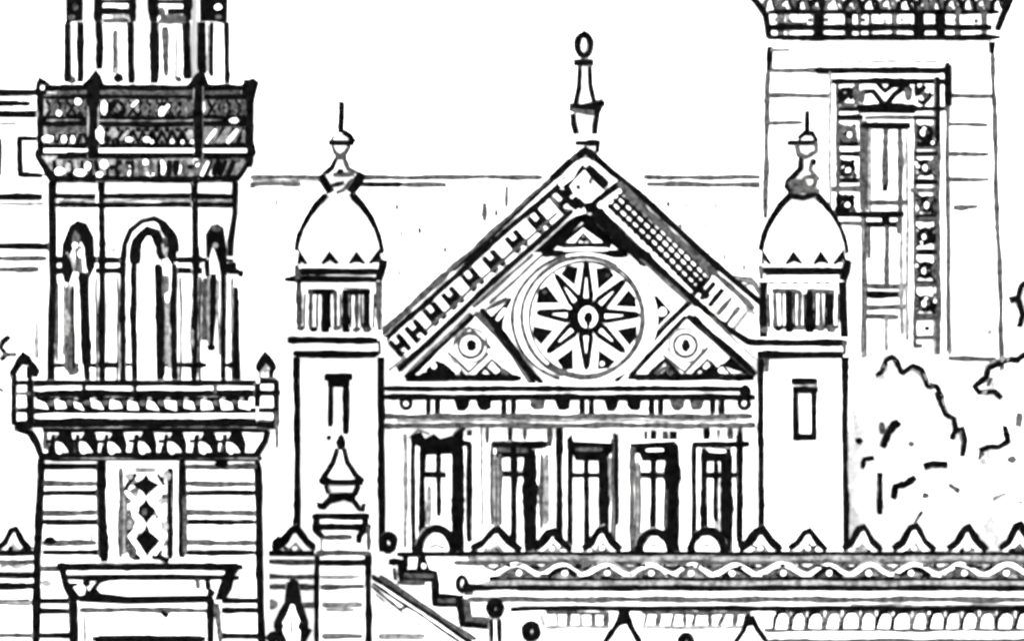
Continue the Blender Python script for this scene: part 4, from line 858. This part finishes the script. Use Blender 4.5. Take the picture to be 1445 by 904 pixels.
# belvedere
m = M(); m.octo(205, [(86, 36, 120), (86, 36, -80)], CT); m.build('lantern_core', bt)
YQ1 = CT - 122 * kk; YQ2 = CT - 96 * kk
def pier(x0, x1, Yf, fn, fc):
    m = M(); m.rect(x0, 30, x1, 119, Yf, .9); fn(m, Yf); p = m.build('pier', bt)
    m = M(); m.rect(x0 - 1, -80, x1 + 1, 31, Yf - .06, 1.0); fc(m, Yf - .06); m.build('capital', p)
def p1(m, Y): m.vt(95, 30, 116, 8, Y); m.vt(113, 30, 116, 9, Y); m.vt(99, 38, 112, 4, Y, PALE); m.blob(100, 112, 8, 6, Y, GREY); m.blob(95, 108, 6, 8, Y)
def c1(m, Y): m.patch([(91, -70), (118, -70), (117, 30), (92, 31)], Y, INK); m.blob(101, 25, 5, 4, Y, GREY, .03); m.blob(106, 10, 4, 5, Y, GREY, .03)
def p2(m, Y): m.ink([(139, 28), (141, 60), (140, 98)], 9, Y); m.ink([(184, 28), (185, 118)], 9, Y, INK); m.vt(163, 42, 104, 10, Y, PALE); m.vt(163, 44, 96, 4, Y, GREY); m.blob(167, 110, 8, 7, Y, INK)
def c2(m, Y):
    m.vt(139, -70, 31, 11, Y); m.vt(187, -70, 31, 10, Y); m.h(2, 138, 188, 5, Y); m.h(16, 142, 186, 8, Y); m.h(29, 146, 182, 6, Y, GREY); m.h(23, 158, 182, 5, Y, PALE)
    for y in range(-70, 0, 18): m.h(y, 140, 186, 7, Y)
def p3(m, Y): m.ink([(217, 28), (218, 118)], 11, Y); m.ink([(263, 28), (265, 112)], 10, Y, INK); m.ink([(233, 38), (234, 108)], 7, Y, GREY); m.vt(248, 40, 112, 5, Y, PALE); m.blob(252, 112, 5, 4, Y, GREY)
def c3(m, Y):
    m.vt(216, -70, 31, 12, Y); m.vt(265, -70, 31, 10, Y); m.h(2, 214, 268, 5, Y); m.h(17, 236, 262, 7, Y); m.h(25, 226, 262, 6, Y, GREY); m.h(31, 224, 262, 5, Y, GREY); m.blob(228, 17, 6, 7, Y, GREY)
    for y in range(-70, 0, 18): m.h(y, 214, 268, 7, Y)
def p4(m, Y): m.ink([(285, 28), (286, 104)], 10, Y); m.vt(298, 32, 108, 6, Y, INK); m.vt(293, 36, 100, 3, Y, PALE); m.ink([(319, 28), (321, 118)], 7, Y, INK); m.blob(321, 108, 5, 10, Y)
def c4(m, Y): m.patch([(281, -70), (322, -70), (321, 30), (316, 34), (300, 31), (282, 31)], Y, INK); m.blob(308, 10, 5, 4, Y, WHITE, .04); m.blob(308, 24, 5, 3, Y, GREY, .04)
pier(92, 117, YQ2, p1, c1); pier(136, 189, YQ1, p2, c2); pier(212, 269, YQ1, p3, c3); pier(281, 324, YQ2, p4, c4)
m = M(); m.octo(205, [(140, 60, -80), (140, 60, -110), (20, 8, -200)], CT); m.build('roof', bt)
